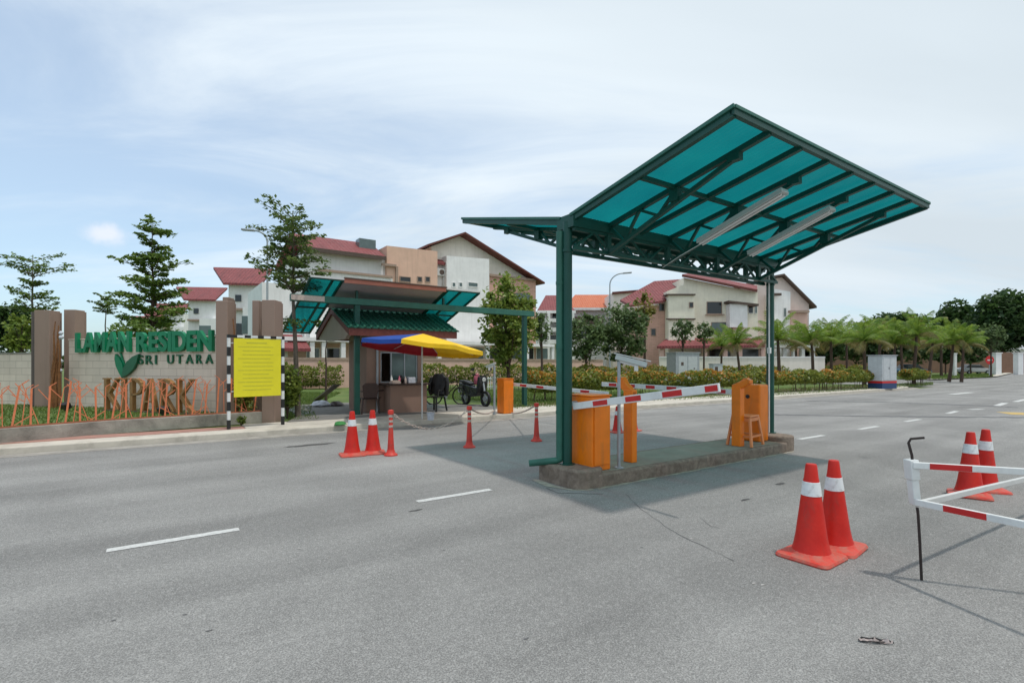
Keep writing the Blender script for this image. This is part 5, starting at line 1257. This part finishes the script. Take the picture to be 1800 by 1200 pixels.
# grass blades: one stuff object per lawn area
def grass(name, poly, n, h, z, m=L_grass, w_=0.012):
    P_ = np.array([[p.x,p.y] for p in poly]); mn = P_.min(0); mx_ = P_.max(0); pts = []
    def inside(x,y):
        c = False; j_ = len(P_)-1
        for i in range(len(P_)):
            if (P_[i,1]>y) != (P_[j_,1]>y) and x < (P_[j_,0]-P_[i,0])*(y-P_[i,1])/(P_[j_,1]-P_[i,1])+P_[i,0]: c = not c
            j_ = i
        return c
    while len(pts) < n:
        x,y = random.uniform(mn[0],mx_[0]), random.uniform(mn[1],mx_[1])
        if inside(x,y): pts.append((x,y))
    pts = np.array(pts); k = len(pts); a = rng.uniform(0,6.283,k); hh = h*rng.uniform(0.4,1.1,k); V = np.empty((k,3,3)); dx = np.cos(a)*w_; dy = np.sin(a)*w_
    V[:,0] = np.c_[pts[:,0]-dx,pts[:,1]-dy,np.full(k,z)]; V[:,1] = np.c_[pts[:,0]+dx,pts[:,1]+dy,np.full(k,z)]
    V[:,2] = np.c_[pts[:,0]+rng.normal(0,h*0.4,k),pts[:,1]+rng.normal(0,h*0.4,k),z+hh]
    mb = MB(); mb.v = [tuple(v) for v in V.reshape(-1,3)]; mb.f = [(3*i,3*i+1,3*i+2) for i in range(k)]; mb.m=[0]*k
    o_ = mb.build(name, m); o_['kind'] = 'stuff'
grass('grass', [RW(s,t) for s,t in [(-4.5,13.4),(-2.4,13.35),(0.9,13.85),(2.05,14.4),(2.1,15.6),(-3.5,21),(-8,21),(-12,13.5)]], 16000, 0.07, GZ)
grass('grass', [G(504,741,0.1), G(560,739,0.1), G(545,718,0.1), G(600,690,0.1),G(500,690,0.1)], 5000, 0.12, 0.1)
grass('grass', [G(868,722,0.1), G(1000,714,0.1), G(1000,690,0.1), G(740,682,0.1), G(740,700,0.1), G(860,706,0.1)], 14000, 0.11, 0.1)
grass('grass', [G(1000,712,0.1), G(1350,697,0.1), G(1640,677,0.1), G(1640,672,0.1), G(1350,684,0.1), G(1000,690,0.1)], 14000, 0.13, 0.1)
grass('grass', [G(1636,667,0.1), G(1745,662.5,0.1), G(1745,657,0.1), G(1640,660,0.1)], 6000, 0.2, 0.1, w_=0.03)

# ================================================================== HOUSES
def window(root, fr, pa, pb, ya, yb_, y=-0.003, m=M_glass, fm=M_alu, sill=False, mull=0):
    u0, u1 = sorted((fr.u(pa,y), fr.u(pb,y))); pm = (pa+pb)/2; z0 = fr.z(pm,yb_,y); z1 = fr.z(pm,ya,y); t_ = 0.06
    f = MB(); f.box(u0,u1,y-0.06,y,z1-t_,z1).box(u0,u1,y-0.06,y,z0,z0+t_).box(u0,u0+t_,y-0.06,y,z0+t_,z1-t_).box(u1-t_,u1,y-0.06,y,z0+t_,z1-t_)
    for k in range(mull): c = u0+(u1-u0)*(k+1)/(mull+1); f.box(c-0.03,c+0.03,y-0.055,y,z0+t_,z1-t_)
    w_ = f.build('window', fm, root); MB().box(u0+t_,u1-t_,y-0.03,y-0.004,z0+t_,z1-t_).build('pane', m, w_)
    if sill: MB().box(u0-0.15,u1+0.15,y-0.35,y-0.062,z0-0.12,z0-0.02).build('sill', M_beige, w_)
def vol(root, fr, nm, mt, pa, pb, ya, yb_=None, y0=0.0, y1=6.0, z0=0.0, ya2=None, bevel=0.0):
    """a block whose front (at y0) spans columns pa..pb; top passes through (pa,ya) and (pb,ya2)"""
    u0 = fr.u(pa,y0); u1 = fr.u(pb,y0); za = fr.z(pa,ya,y0); zb_ = fr.z(pb,ya2,y0) if ya2 is not None else za
    if yb_ is not None: z0 = fr.z(pa,yb_,y0)
    return MB().prism_xz([(u0,z0),(u1,z0),(u1,zb_),(u0,za)], y0, y1).build(nm, mt, root, bevel=bevel)

# House A (row of three-storey houses facing the road)
TA = 38.0; FA = Frame(RW(0,TA).xy, YAW)
HA = thing('house', 'large white, peach and cream three storey house with red roof and gable behind the booth', 'house', RW(0,TA,0), YAW, 'houses')
uA = FA.u
# seg 1 roof + walls
zR = FA.z(600,421.5,2.6); zE = FA.z(600,441,-0.6)
MB().prism_yz([(-0.6,zE),(2.6,zR),(8.5,zR-1.6),(8.5,zR-1.85),(2.6,zR-0.22),(-0.6,zE-0.22)], uA(527,-0.6), uA(678,-0.6)).build('roof', M_rtile, HA)
MB().box(uA(527,-0.6),uA(678,-0.6),-0.72,-0.603,zE-0.30,zE-0.02).build('fascia', M_trim, HA)
MB().box(uA(535),uA(678),0,7.5,0,zE-0.05).build('wall', M_wwall, HA)
sk = MB(); us = uA(628,1.5); sk.box(us,us+1.3,1.0,1.9,zE+(zR-zE)*0.5-0.1,zR-0.05); sk.build('skylight', M_glassg, HA)
zl = FA.z(620,478,-0.5)
MB().box(uA(560,-0.5),uA(690,-0.5),-0.5,-0.003,zl-0.16,zl).build('ledge', M_beige, HA)
vol(HA, FA, 'front_bay', M_wwall, 545, 690, 0, 0, -0.35, -0.004, 0) if False else MB().box(uA(545,-0.35),uA(690,-0.35),-0.35,-0.004,0.0,zl-0.163).build('front_bay', M_wwall, HA)
# left low wing
zlw = FA.z(500,497,-0.2)
MB().box(uA(462,0),uA(535)-0.003,0.3,7,0,zlw).build('wall', M_wwall, HA); 
# seg 2 peach parapet wall
zp = FA.z(678,432,-0.25)
MB().prism_xz([(uA(679,-0.25),0),(uA(768,-0.25),0),(uA(768,-0.25),FA.z(768,442,-0.25)),(uA(679,-0.25),zp)],-0.345,6.5).build('wall', M_peach, HA)
MB().box(uA(672,-0.6),uA(697,-0.6),-0.6,-0.38,FA.z(690,468,-.6),FA.z(690,464,-.6)).build('ledge', M_beige, HA)
MB().box(uA(696,-0.5),uA(700,-0.5),-0.5,-0.36,3,FA.z(697,468,-.5)).build('wall_fin', M_beige, HA)
for a,b in ((702,722),(733,742),(747,756)): window(HA, FA, a, b, 486, 496, -0.348, M_glass, M_beige)
# red roof scrap + recessed white
MB().prism_yz([(0.2,FA.z(776,461,0.2)),(2.6,FA.z(776,446,2.6)),(2.6,FA.z(776,446,2.6)-0.2),(0.2,FA.z(776,461,0.2)-0.2)],uA(768.5,0.2),uA(786,0.2)).build('roof', M_rtile, HA)
MB().box(uA(768.5,0.4),uA(790,0.4),0.6,6,0,FA.z(780,461,0.4)-0.2).build('wall', M_wwall, HA)
# gable block
gz = lambda px,py,y=0.35: FA.z(px,py,y)
pk_u = uA(818,0.35); poly = [(uA(763,0.35),0),(uA(943,0.35),0),(uA(943,0.35),gz(943,492)),(pk_u,gz(818,411)),(uA(763,0.35),gz(763,431))]
MB().prism_xz(poly,0.9,11).build('gable_wall', M_cream, HA)
def roofslab(root, mt, u0,z0,u1,z1,y0,y1,th=0.22,nm='roof'):
    return MB().prism_xz([(u0,z0),(u1,z1),(u1,z1-th),(u0,z0-th)],y0,y1).build(nm, mt, root)
roofslab(HA,M_fascia,uA(752,-.1),FA.z(752,429,-.1),uA(818,-.1),FA.z(818,407.5,-.1),-.1,11.5,0.15)
roofslab(HA,M_fascia,uA(818,-.1)+0.003,FA.z(818,407.5,-.1),uA(958,-.1),FA.z(958,496,-.1),-.1,11.5,0.15)
MB().prism_xz([(uA(786,-.1),0),(uA(861,-.1),0),(uA(861,-.1),FA.z(861,455,-.1)),(uA(786,-.1),FA.z(786,449,-.1))],0.0,0.895).build('white_bay', M_wwall, HA)
for a,b in ((794,801),(806,813),(822,840)): window(HA, FA, a, b, 496, 505, -0.003, M_glassg, M_wwall)
MB().box(uA(846,.4),uA(943,.4),0.5,0.895,0,FA.z(900,487,.4)).build('pink_wall', M_pinkw, HA)
MB().box(uA(846,.2),uA(944,.2),0.3,0.497,FA.z(900,489,.2),FA.z(900,485,.2)).build('ledge', M_beige, HA)
window(HA, FA, 905, 932, 515, 535, 0.49, M_glassg, M_beige); window(HA, FA, 868, 884, 540, 560, 0.49, M_glassg, M_beige)
# ground floor porch
MB().box(uA(480,-2.2),uA(975,-2.2),-2.2,-0.4,FA.z(700,603,-2.2),FA.z(700,597,-2.2)).build('porch_slab', M_wwall, HA)
MB().box(uA(480,-2.0),uA(975,-2.0),-0.395,-0.36,0,FA.z(700,604,-2.2)).build('porch_rear_wall', M_pinkr, HA)
for px in (497,545,566,600,770,800,855,890,925,970): MB().box(uA(px,-2.1),uA(px,-2.1)+0.3,-2.1,-1.8,0,FA.z(700,604,-2.2)).build('porch_column', M_wwall, HA)
for a,b in ((538,562),(573,598),(792,812),(822,850),(860,884),(895,921),(928,938),(942,963)): window(HA, FA, a, b, 611, 632, -0.40, M_glassg if (a//2)%2 else M_glass, M_wwall)
MB().prism_yz([(-3.2,FA.z(520,612,-3)),(-0.6,FA.z(520,588,-0.6)),(-0.6,FA.z(520,588,-.6)-0.2),(-3.2,FA.z(520,612,-3)-0.2)],uA(470,-3),uA(545,-3)).build('porch_roof', M_rtile, HA)
# compound wall
FW = Frame(RW(0,32).xy, YAW)
cw = thing('compound_wall', 'long pink garden wall with brown coping in front of the large house', 'wall', RW(0,32,0), YAW, 'garden walls')
MB().box(FW.u(485),FW.u(1060),0,0.2,0.0,FW.z(800,634)).build('wall', M_pinkr, cw)
MB().box(FW.u(485),FW.u(1060),-0.04,0.24,FW.z(800,634)+0.002,FW.z(800,630)).build('coping', M_beige, cw)
fc = thing('picket_fence', 'low white railing behind the scooter', 'fence', RW(0,24.5,0.1), YAW)
FF = Frame(RW(0,24.5).xy, YAW); m = MB(); u = FF.u(845)
while u < FF.u(890): m.box(u,u+0.05,0,0.03,0,0.75); u += 0.16
m.build('pickets', M_white, fc); MB().box(FF.u(845),FF.u(890),-0.03,0,0.62,0.68).box(FF.u(845),FF.u(890),-0.03,0,0.15,0.2).build('rail', M_white, fc)

def acunit(root, x, y, z):
    a = MB().box(x,x+0.85,y-0.32,y-0.004,z,z+0.6).build('air_conditioner', M_alu, root, bevel=0.02); MB().cyl((x+0.5,y-0.33,z+0.3),(x+0.5,y-0.322,z+0.3),0.22,n=20).build('fan_grille', M_trim, a, 40)
acunit(HA, uA(590,-.35), -0.36, FA.z(590,520,-.35)); acunit(HA, uA(870,.4), 0.49, FA.z(870,577,.4)); acunit(HA, uA(765,.5), 0.59, FA.z(770,485,.5))
MB().cyl((uA(782,0.2),0.45,0),(uA(782,0.2),0.45,FA.z(776,461,0.2)-0.3),0.07,n=8).build('downpipe', M_alu, HA); MB().cyl((uA(864,-.1),0.38,0),(uA(864,-.1),0.38,FA.z(864,487,.4)),0.07,n=8).build('downpipe', M_alu, HA)
# terrace row on the left (each house its own thing)
def terrace(px0, px1, yr, ye, d, label, yw=None, glass=None, seed=0, rw=True):
    fr = Frame((0,d), R(8)); r = thing('terrace_house', label, 'house', (0,d,0), R(8), 'red roofed terrace houses')
    ue0 = fr.u(px0,0); ue1 = fr.u(px1,0); zr_ = fr.z(px0,yr,3.0); ze = fr.z(px0,ye,0)
    ush = fr.u(px0-(ye-yr)*0.75,3.0)-ue0
    MB().add([(ue0,-0.4,ze),(ue1,-0.4,ze),(ue1,3,zr_),(ue0+ush,3,zr_),(ue0,-0.4,ze-0.2),(ue1,-0.4,ze-0.2),(ue1,3,zr_-0.2),(ue0+ush,3,zr_-0.2)],[(0,1,2,3),(7,6,5,4),(0,4,5,1),(1,5,6,2),(2,6,7,3),(3,7,4,0)]).build('roof', M_rtile, r)
    MB().box(ue0+0.2,ue1,0.2,8,0,ze-0.1).build('wall', M_wwall, r)
    mid = ue0+(ue1-ue0)*0.55
    MB().box(mid,ue1+0.4,-0.8,0.197,0,ze-2.2).build('front_bay', M_wwall, r)
    MB().box(ue0+0.3,mid,-0.3,0.19,ze-2.45,ze-2.25).build('ledge', M_beige, r)
    w1 = MB().box(ue0+0.8,ue0+1.3,0.1,0.195,ze-1.6,ze-1.0).build('window', M_glass, r)
    w2 = MB().box(ue1-1.5,ue1-0.3,-0.86,-0.803,ze-4.6,ze-3.0).build('window', M_glassg, r)
    MB().box(ue0+0.7,ue0+1.9,0.1,0.195,ze-5.2,ze-3.6).build('window', M_glass, r)
    MB().slab([(ue0-0.3,-2.2,3.1),(ue1,-2.2,3.1),(ue1,0.0,3.9),(ue0-0.3,0.0,3.9)],0.2).build('porch_roof', M_rtile, r)
    return r
terrace(396,462,470,498,50,'nearest red roofed terrace house, right of the sign pillar')
terrace(326,381,504,526,63,'second terrace house of the row, above the last green letters')
terrace(283,322,533,548,82,'third terrace house of the row')
terrace(258,284,546,556,97,'fourth terrace house partly behind the tall layered tree')
terrace(235,258,555,564,115,'farthest small terrace roof at the left end of the row')
# side wall of the second unit's dark roof flank & small blocks
# Villa C on the right
FC = Frame((0,55.0), 0.0); z_ = FC.z; u_ = FC.u
VC = thing('villa', 'pale yellow villa with red mono pitch roof framed under the canopy truss', 'house', (0,55,0), 0, 'houses')
MB().prism_xz([(u_(1172),0),(u_(1332),0),(u_(1332),z_(1332,514)),(u_(1202),z_(1202,488)),(u_(1202),z_(1202,500)),(u_(1172),z_(1172,512))],0,10).build('wall', M_cream2, VC)
MB().box(u_(1175,-1.2),u_(1221,-1.2),-1.2,-0.003,0,z_(1200,518,-1.2)).build('left_bay', M_cream2, VC)
for y_ in (517,560): MB().box(u_(1172,-1.5),u_(1223,-1.5),-1.45,-1.203 if y_==560 else -0.004,z_(1200,y_+1.6,-1.4),z_(1200,y_-0.6,-1.4)).build('ledge', M_trim, VC)
window(VC, FC, 1211, 1219, 531, 541, -1.203, M_glass, M_beige); window(VC, FC, 1242, 1269, 530, 552, -0.003, M_glass, M_beige, True)
window(VC, FC, 1250, 1288, 566, 588, -0.003, M_glassg, M_beige)
MB().box(u_(1283,-1.0),u_(1314,-1.0),-1.0,-0.003,z_(1300,575,-1),z_(1300,534,-1)).build('right_bay', M_wwall, VC)
MB().slab([(u_(1281,-1.3),-1.3,z_(1281,528,-1.3)),(u_(1334,-1.3),-1.3,z_(1334,534,-1.3)),(u_(1334,-1.3),-0.004,z_(1334,534,-1.3)),(u_(1281,-1.3),-0.004,z_(1281,528,-1.3))],0.2).build('ledge', M_trim, VC)
window(VC, FC, 1315, 1324, 534, 551, -0.003, M_glass, M_alu); window(VC, FC, 1326, 1331, 534, 551, -0.003, M_glassg, M_alu)
# mono pitch roof slopes right & back
MB().add([(u_(1199,-.6),-.6,z_(1199,482,-.6)),(u_(1331,-.6),-.6,z_(1331,509,-.6)),(u_(1331,3.0),3.0,z_(1331,502,3.0)),(u_(1215,3),3.0,z_(1210,480,3.0)),
          (u_(1199,-.6),-.6,z_(1199,482,-.6)-.28),(u_(1331,-.6),-.6,z_(1331,509,-.6)-.28),(u_(1331,3.0),3.0,z_(1331,502,3.0)-.28),(u_(1215,3),3.0,z_(1210,480,3.0)-.28)],
         [(0,1,2,3),(7,6,5,4),(0,4,5,1),(1,5,6,2),(2,6,7,3),(3,7,4,0)]).build('roof', M_rtile, VC)
MB().bar((u_(1199,-.7),-.7,z_(1199,484,-.7)),(u_(1331,-.7),-.7,z_(1331,511,-.7)),0.12,0.22).build('fascia', M_fascia, VC)
# left red slope
pts = [(1108,536,-0.8),(1166,528,-0.8),(1206,503,1.5),(1206,490,4.5),(1150,494,5.5),(1090,527,3.0)]
q = [(u_(a,c),c,z_(a,b,c)) for a,b,c in pts]
MB().slab(q,0.22).build('roof', M_rtile, VC)
MB().box(u_(1138),u_(1172)-0.003,0.1,8,0,z_(1150,537)).build('side_wall', M_pinkw, VC)
window(VC, FC, 1158, 1168, 533, 547, 0.095, M_glass, M_beige); window(VC, FC, 1144, 1153, 577, 590, 0.095, M_glass, M_beige)
MB().box(u_(1078,9),u_(1140,9),9,15,0,z_(1100,513,9)).build('rear_block', M_cream, VC)
MB().slab([(u_(1076,8.6),8.6,z_(1076,513,8.6)),(u_(1150,8.6),8.6,z_(1150,507,8.6)),(u_(1150,15),15,z_(1150,507,8.6)),(u_(1076,15),15,z_(1076,513,8.6))],0.25).build('rear_roof', M_fascia, VC)
# porch roof + ground floor
MB().add([(u_(1155,-4),-4,z_(1155,608,-4)),(u_(1345,-4),-4,z_(1345,606,-4)),(u_(1338,-.1),-.1,z_(1338,594,-.1)),(u_(1172,-.1),-.1,z_(1172,594,-.1)),
          (u_(1155,-4),-4,z_(1155,608,-4)-.25),(u_(1345,-4),-4,z_(1345,606,-4)-.25),(u_(1338,-.1),-.1,z_(1338,594,-.1)-.25),(u_(1172,-.1),-.1,z_(1172,594,-.1)-.25)],
         [(0,1,2,3),(7,6,5,4),(0,4,5,1),(1,5,6,2),(2,6,7,3),(3,7,4,0)]).build('porch_roof', M_rtile, VC)
for px in (1160,1236,1272,1298,1338): MB().box(u_(px,-3.7),u_(px,-3.7)+0.4,-3.7,-3.3,0,z_(1200,611,-4)).build('porch_column', M_pinkr, VC)
for a,b in ((1246,1270),(1302,1334),(1275,1284)): window(VC, FC, a, b, 613, 632, -0.003, M_glass, M_beige)
# gable house behind
GH = thing('gable_house', 'pink and white gabled house right of the far canopy post', 'house', (0,55,0), 0, 'houses')
poly = [(u_(1330,4),0),(u_(1422,4),0),(u_(1422,4),z_(1422,531,4)),(u_(1378,4),z_(1378,487,4)),(u_(1352,4),z_(1352,490,4)),(u_(1330,4),z_(1330,500,4))]
MB().prism_xz(poly,4,14).build('gable_wall', M_palep, GH)
roofslab(GH,M_trim,u_(1378,3.4),z_(1378,481,3.4),u_(1435,3.4),z_(1435,538,3.4),3.3,14.5); roofslab(GH,M_trim,u_(1340,3.4),z_(1340,488,3.4),u_(1378,3.4)-0.003,z_(1378,481,3.4),3.3,14.5)
MB().prism_xz([(u_(1364,3.2),0),(u_(1392,3.2),0),(u_(1392,3.2),z_(1392,512,3.2)),(u_(1364,3.2),z_(1364,507,3.2))],3.5,3.995).build('white_bay', M_wwall, GH)
MB().box(u_(1352,3),u_(1364,3)-.003,3.3,3.99,0,z_(1358,517,3)).build('side_bay', M_cream, GH)
MB().box(u_(1352,2.8),u_(1374,2.8),2.8,3.29,z_(1360,519,2.8),z_(1360,515,2.8)).build('ledge', M_trim, GH)
MB().box(u_(1393,3),u_(1421,3),3.2,3.99,0,z_(1400,546,3)).build('lower_wall', M_pinkr, GH); MB().box(u_(1390,2.6),u_(1424,2.6),2.7,3.19,z_(1400,549,2.6),z_(1400,545,2.6)).build('ledge', M_beige, GH)
window(GH, FC, 1377, 1382, 541, 557, 3.497, M_glassg, M_alu); window(GH, FC, 1356, 1361, 530, 560, 3.297, M_glass, M_alu)
MB().box(u_(1350,-1),u_(1440,-1),-1,2.6,z_(1400,611,-1),z_(1400,606,-1)).build('porch_slab', M_wwall, GH)
for px in (1378,1395,1410,1428): MB().box(u_(px,-1),u_(px,-1)+0.35,-0.9,-0.5,0,z_(1400,611,-1)).build('porch_column', M_wwall, GH); window(GH, FC, 1405, 1420, 613, 632, 3.197, M_glassg, M_alu)
c2_ = thing('compound_wall', 'pale cream garden wall in front of the yellow villa', 'wall', (0,49,0), 0, 'garden walls')
FV = Frame((0,49),0.0); MB().box(FV.u(1160),FV.u(1450),0,0.25,0,FV.z(1400,629)).build('wall', M_cream, c2_)
MB().box(FV.u(1160),FV.u(1450),-0.05,0.3,FV.z(1400,629)+.002,FV.z(1400,626.5)).build('coping', M_wwall, c2_)
# middle houses
def hip(root, fr, px0, px1, ye, yr, y0, y1, mt, ridge=(0.3,0.7)):
    u0, u1 = fr.u(px0,y0), fr.u(px1,y0); ze = fr.z((px0+px1)/2,ye,y0); ym = (y0+y1)/2; zr_ = fr.z((px0+px1)/2,yr,ym); a = u0+(u1-u0)*ridge[0]; b = u0+(u1-u0)*ridge[1]
    MB().add([(u0,y0,ze),(u1,y0,ze),(u1,y1,ze),(u0,y1,ze),(a,ym,zr_),(b,ym,zr_)],[(0,1,5,4),(1,2,5),(2,3,4,5),(3,0,4),(3,2,1,0)]).build('roof', mt, root)
    MB().box(u0,u1,y0-0.1,y0-0.003,ze-0.3,ze+0.02).build('fascia', M_wwall, root); return ze
FM = Frame((0,60.0), 0.0)
HM = thing('house', 'red hip roofed house with dark balconies just left of the near canopy post', 'house', (0,60,0), 0, 'houses')
ze = hip(HM, FM, 944, 1012, 546, 519, -0.5, 10, M_rtile)
MB().box(FM.u(948),FM.u(1008),1.5,9.5,0,ze-0.1).build('wall', M_wwall, HM)
for ya, yb_ in ((566,560),(583,576),(604,597)): MB().box(FM.u(944,-.5),FM.u(1010,-.5),-0.8,1.497,FM.z(960,ya,-.5),FM.z(960,yb_,-.5)).build('balcony_slab', M_wwall, HM)
for ya, yb_ in ((545,562),(577,585),(590,597)): window(HM, FM, 950, 1006, ya, yb_, 1.49, M_glass, M_trim, mull=3)
MB().box(FM.u(955),FM.u(972),0.8,1.4,FM.z(960,562),FM.z(960,546)).build('white_screen', M_wwall, HM)
for px in (946,962,984,1004): MB().box(FM.u(px,-.5),FM.u(px,-.5)+0.3,-1.1,-0.805,0,ze-0.3).build('column', M_wwall, HM)
FO = Frame((0,68.0), 0.0)
HO = thing('house', 'house with bright orange tiled roof in the middle distance', 'house', (0,68,0), 0, 'houses')
ze = hip(HO, FO, 992, 1110, 541, 518, 0, 13, M_otile, (0.25,0.8))
MB().box(FO.u(998),FO.u(1104),0.8,12,0,ze-0.1).build('wall', M_wwall, HO)
MB().box(FO.u(1008),FO.u(1058),-1.2,0.795,FO.z(1030,569),FO.z(1030,558)).build('balcony', M_trim, HO)
for a,b in ((1015,1040),(1062,1080),(1085,1100)): window(HO, FO, a, b, 575, 592, 0.79, M_glass, M_alu, mull=1)
window(HO, FO, 1070, 1098, 548, 560, 0.79, M_glass, M_alu, mull=2)
FO2 = Frame((0,78.0), 0.0)

# ================================================================== CABINETS, LAMPS, FAR THINGS
ec = thing('utility_cabinet', 'large grey electrical kiosk with small stains behind the hedge', 'utility cabinet', PD(1188,640,34), R(18), 'utility cabinets'); ec.location.z = 0.1
MB().box(0,2.35,0,1.3,0,2.55).build('body', M_cab, ec, bevel=0.02); MB().box(-0.06,2.41,-0.06,1.36,2.552,2.62).build('lid', M_cab, ec, bevel=0.01)
MB().box(0.25,1.1,-0.02,-0.003,0.2,2.3).box(1.2,2.1,-0.02,-0.003,0.2,2.3).build('door', M_cabw, ec); MB().box(0.5,0.75,-0.03,-0.022,1.6,1.85).box(1.4,1.6,-0.03,-0.022,1.0,1.25).box(1.75,1.85,-0.03,-0.022,1.3,1.4).build('dark_plate', M_trim, ec)
ec.scale = (0.80,0.8,0.86)
ec2 = thing('utility_cabinet', 'small white box just right of the large grey kiosk', 'utility cabinet', PD(1254,640,31), R(10), 'utility cabinets'); ec2.location.z = 0.1
MB().box(0,0.62,0,0.5,0,1.45).build('body', M_cabw, ec2, bevel=0.02); MB().box(-0.03,0.65,-0.03,0.53,1.452,1.49).build('lid', M_cab, ec2); MB().box(0.1,0.3,-0.01,-0.002,1.0,1.3).build('dark_plate', M_trim, ec2)
wc = thing('utility_cabinet', 'white cabinet with red stripe and navy base on the kerb', 'utility cabinet', G(1562,683,0.12), R(24), 'utility cabinets')
s_ = 0.5
MB().box(-0.72,0.95,0,0.9,0.48,2.05).build('body', M_cabw, wc, bevel=0.02); MB().box(-0.722,0.952,-0.002,0.902,0.0,0.34).build('navy_base', M_navy, wc)
MB().box(-0.724,0.954,-0.004,0.904,0.342,0.478).build('red_stripe', M_red, wc); MB().box(-0.78,1.01,-0.06,0.96,2.052,2.10).build('lid', M_cab, wc, bevel=0.01)
MB().box(-0.62,0.10,-0.015,-0.004,0.55,1.95).box(0.16,0.86,-0.015,-0.004,0.55,1.95).build('door', M_cabw, wc); MB().box(0.0,0.04,-0.03,-0.016,1.2,1.35).build('handle', M_black, wc)
wc.scale = (0.82,0.9,0.94)
def street_lamp(px, d, ytop, side, arm, label):
    c = PD(px,640,d); r = thing('street_lamp', label, 'street lamp', (c.x,c.y,0.1), 0, 'street lamps'); H_ = CAMH+(HY-ytop)/F*d-0.1
    P_ = [(0,0,0),(0,0,H_-arm*0.9)]
    for k in range(1,9): a = math.pi/2*k/8; P_.append((side*arm*(1-math.cos(a)),0,H_-arm*0.9+arm*0.85*math.sin(a)))
    MB().tube(P_,[0.09]+[0.055]*(len(P_)-1),8).build('pole', M_grey, r, 60)
    x,_,z = P_[-1]; MB().bar((x-side*0.05,0,z),(x+side*0.75,0,z+0.06),0.26,0.12).build('lamp_head', M_cab, r, bevel=0.03)
street_lamp(470,32,404,-1,0.85,'curved street lamp rising behind the airy layered tree')
street_lamp(1072,47,479,1,1.25,'curved street lamp standing beyond the canopy truss')
# far right: wall, gate posts, sign, houses, trees
fw = thing('boundary_wall', 'long low brown wall in the far right distance', 'wall', (0,86,0), 0, 'garden walls')
FX = Frame((0,86.0),0.0); MB().box(FX.u(1440),FX.u(2100),0,0.3,0,FX.z(1700,619)).build('wall', M_brownwall, fw)
def gpost(px, d, yt, label, hw=0.4):
    c = PD(px,640,d); r = thing('gate_post', label, 'gate post', (c.x,c.y,0), 0, 'white gate posts'); h = CAMH+(HY-yt)/F*d
    MB().box(-hw,hw,-hw,hw,0,h).build('shaft', M_wwall, r, bevel=0.03); MB().box(-hw*1.2,hw*1.2,-hw*1.2,hw*1.2,h+0.003,h+0.12).build('cap', M_wwall, r)
gpost(1751,72,621,'white gate post beside the red round sign'); gpost(1790,76,621,'white gate post at the far right edge'); gpost(1678,62,622,'slim white post left of the dark palm trunks', 0.16)
rs = thing('road_sign', 'red round sign on a thin post far right', 'road sign', (PD(1739,640,62).x,62,0.1), 0)
MB().cyl((0,0,0),(0,0,1.6),0.05,n=8).build('post', M_grey, rs, 40); MB().cyl((0,-0.08,1.95),(0,-0.05,1.95),0.52,n=24).build('disc', M_red, rs, 40)
MB().box(-0.3,0.3,-0.09,-0.083,1.88,2.02).build('white_bar', M_white, rs)
for i,(px0,px1,ye,yr,d,mt,lab) in enumerate(((1716,1760,612,603,120,M_cab,'distant grey roofed house behind the small round tree'),(1768,1850,612,600,118,M_cab,'distant pale roofed house at the far right edge'),
        (1480,1530,618,606,95,M_trim,'distant dark roofed house behind the palms left of the white cabinet'),(1600,1660,612,602,110,M_cab,'distant grey roofed house behind the palms right of the white cabinet'))):
    fr = Frame((0,d),0.0); r = thing('house', lab, 'house', (0,d,0), 0, 'houses'); ze = hip(r, fr, px0, px1, ye, yr, -0.5, 9, mt)
    MB().box(fr.u(px0)+0.6,fr.u(px1)-0.6,0.3,8,0,ze-0.05).build('wall', M_wwall, r)
    for k in range(3): q0 = px0+(px1-px0)*(0.2+0.25*k); window(r, fr, q0, q0+(px1-px0)*0.12, ye+6, ye+14, 0.297, M_glass, M_alu)
def car(px, d, label, mt, yaw=0.0):
    c = PD(px,640,d); r = thing('parked_car', label, 'car', (c.x,c.y,0.03), yaw, 'parked cars')
    MB().prism_xz([(-2.1,0.35),(2.1,0.35),(2.15,0.75),(1.3,0.92),(-1.9,0.98),(-2.15,0.8)],-0.85,0.85).build('body', mt, r, bevel=0.08)
    MB().prism_xz([(-1.7,0.97),(1.15,0.91),(0.45,1.42),(-1.1,1.45)],-0.72,0.72).build('cabin', M_glass, r, bevel=0.06)
    MB().prism_xz([(-1.05,1.452),(0.40,1.425),(0.36,1.47),(-1.0,1.50)],-0.66,0.66).build('roof', mt, r)
    for x in (-1.3,1.3):
        for y in (-0.82,0.82):
            w_ = MB().cyl((x,y-0.1,0.32),(x,y+0.1,0.32),0.32,n=20).build('wheel', M_black, r, 40); MB().cyl((x,y-0.108,0.32),(x,y+0.108,0.32),0.18,n=16).build('rim', M_grey, w_, 40)
car(1602,66,'blue parked car seen behind the palms right of the white cabinet', mat('car_blue',(0.03,0.12,0.20),0.3,coat=0.4), R(5))
car(1712,78,'pale parked car beyond the far lawn', mat('car_silver',(0.45,0.46,0.47),0.3,coat=0.4), R(-4))

# distant woods closing the horizon
n = 26000; pts = []
for k in range(240):
    px = random.uniform(-500, 2500); d = random.uniform(170, 230); c = PD(px,640,d); hh = random.uniform(3,7.0)
    pts.append(blob((c.x,c.y,hh*0.5),(random.uniform(5,10),4,hh*0.6),110,0.3))
w_ = leaf_mesh('woods', np.vstack(pts), 1.6, L_dark, None, 0.3, 0.7); w_['kind'] = 'stuff'
print('objects', len(bpy.data.objects))
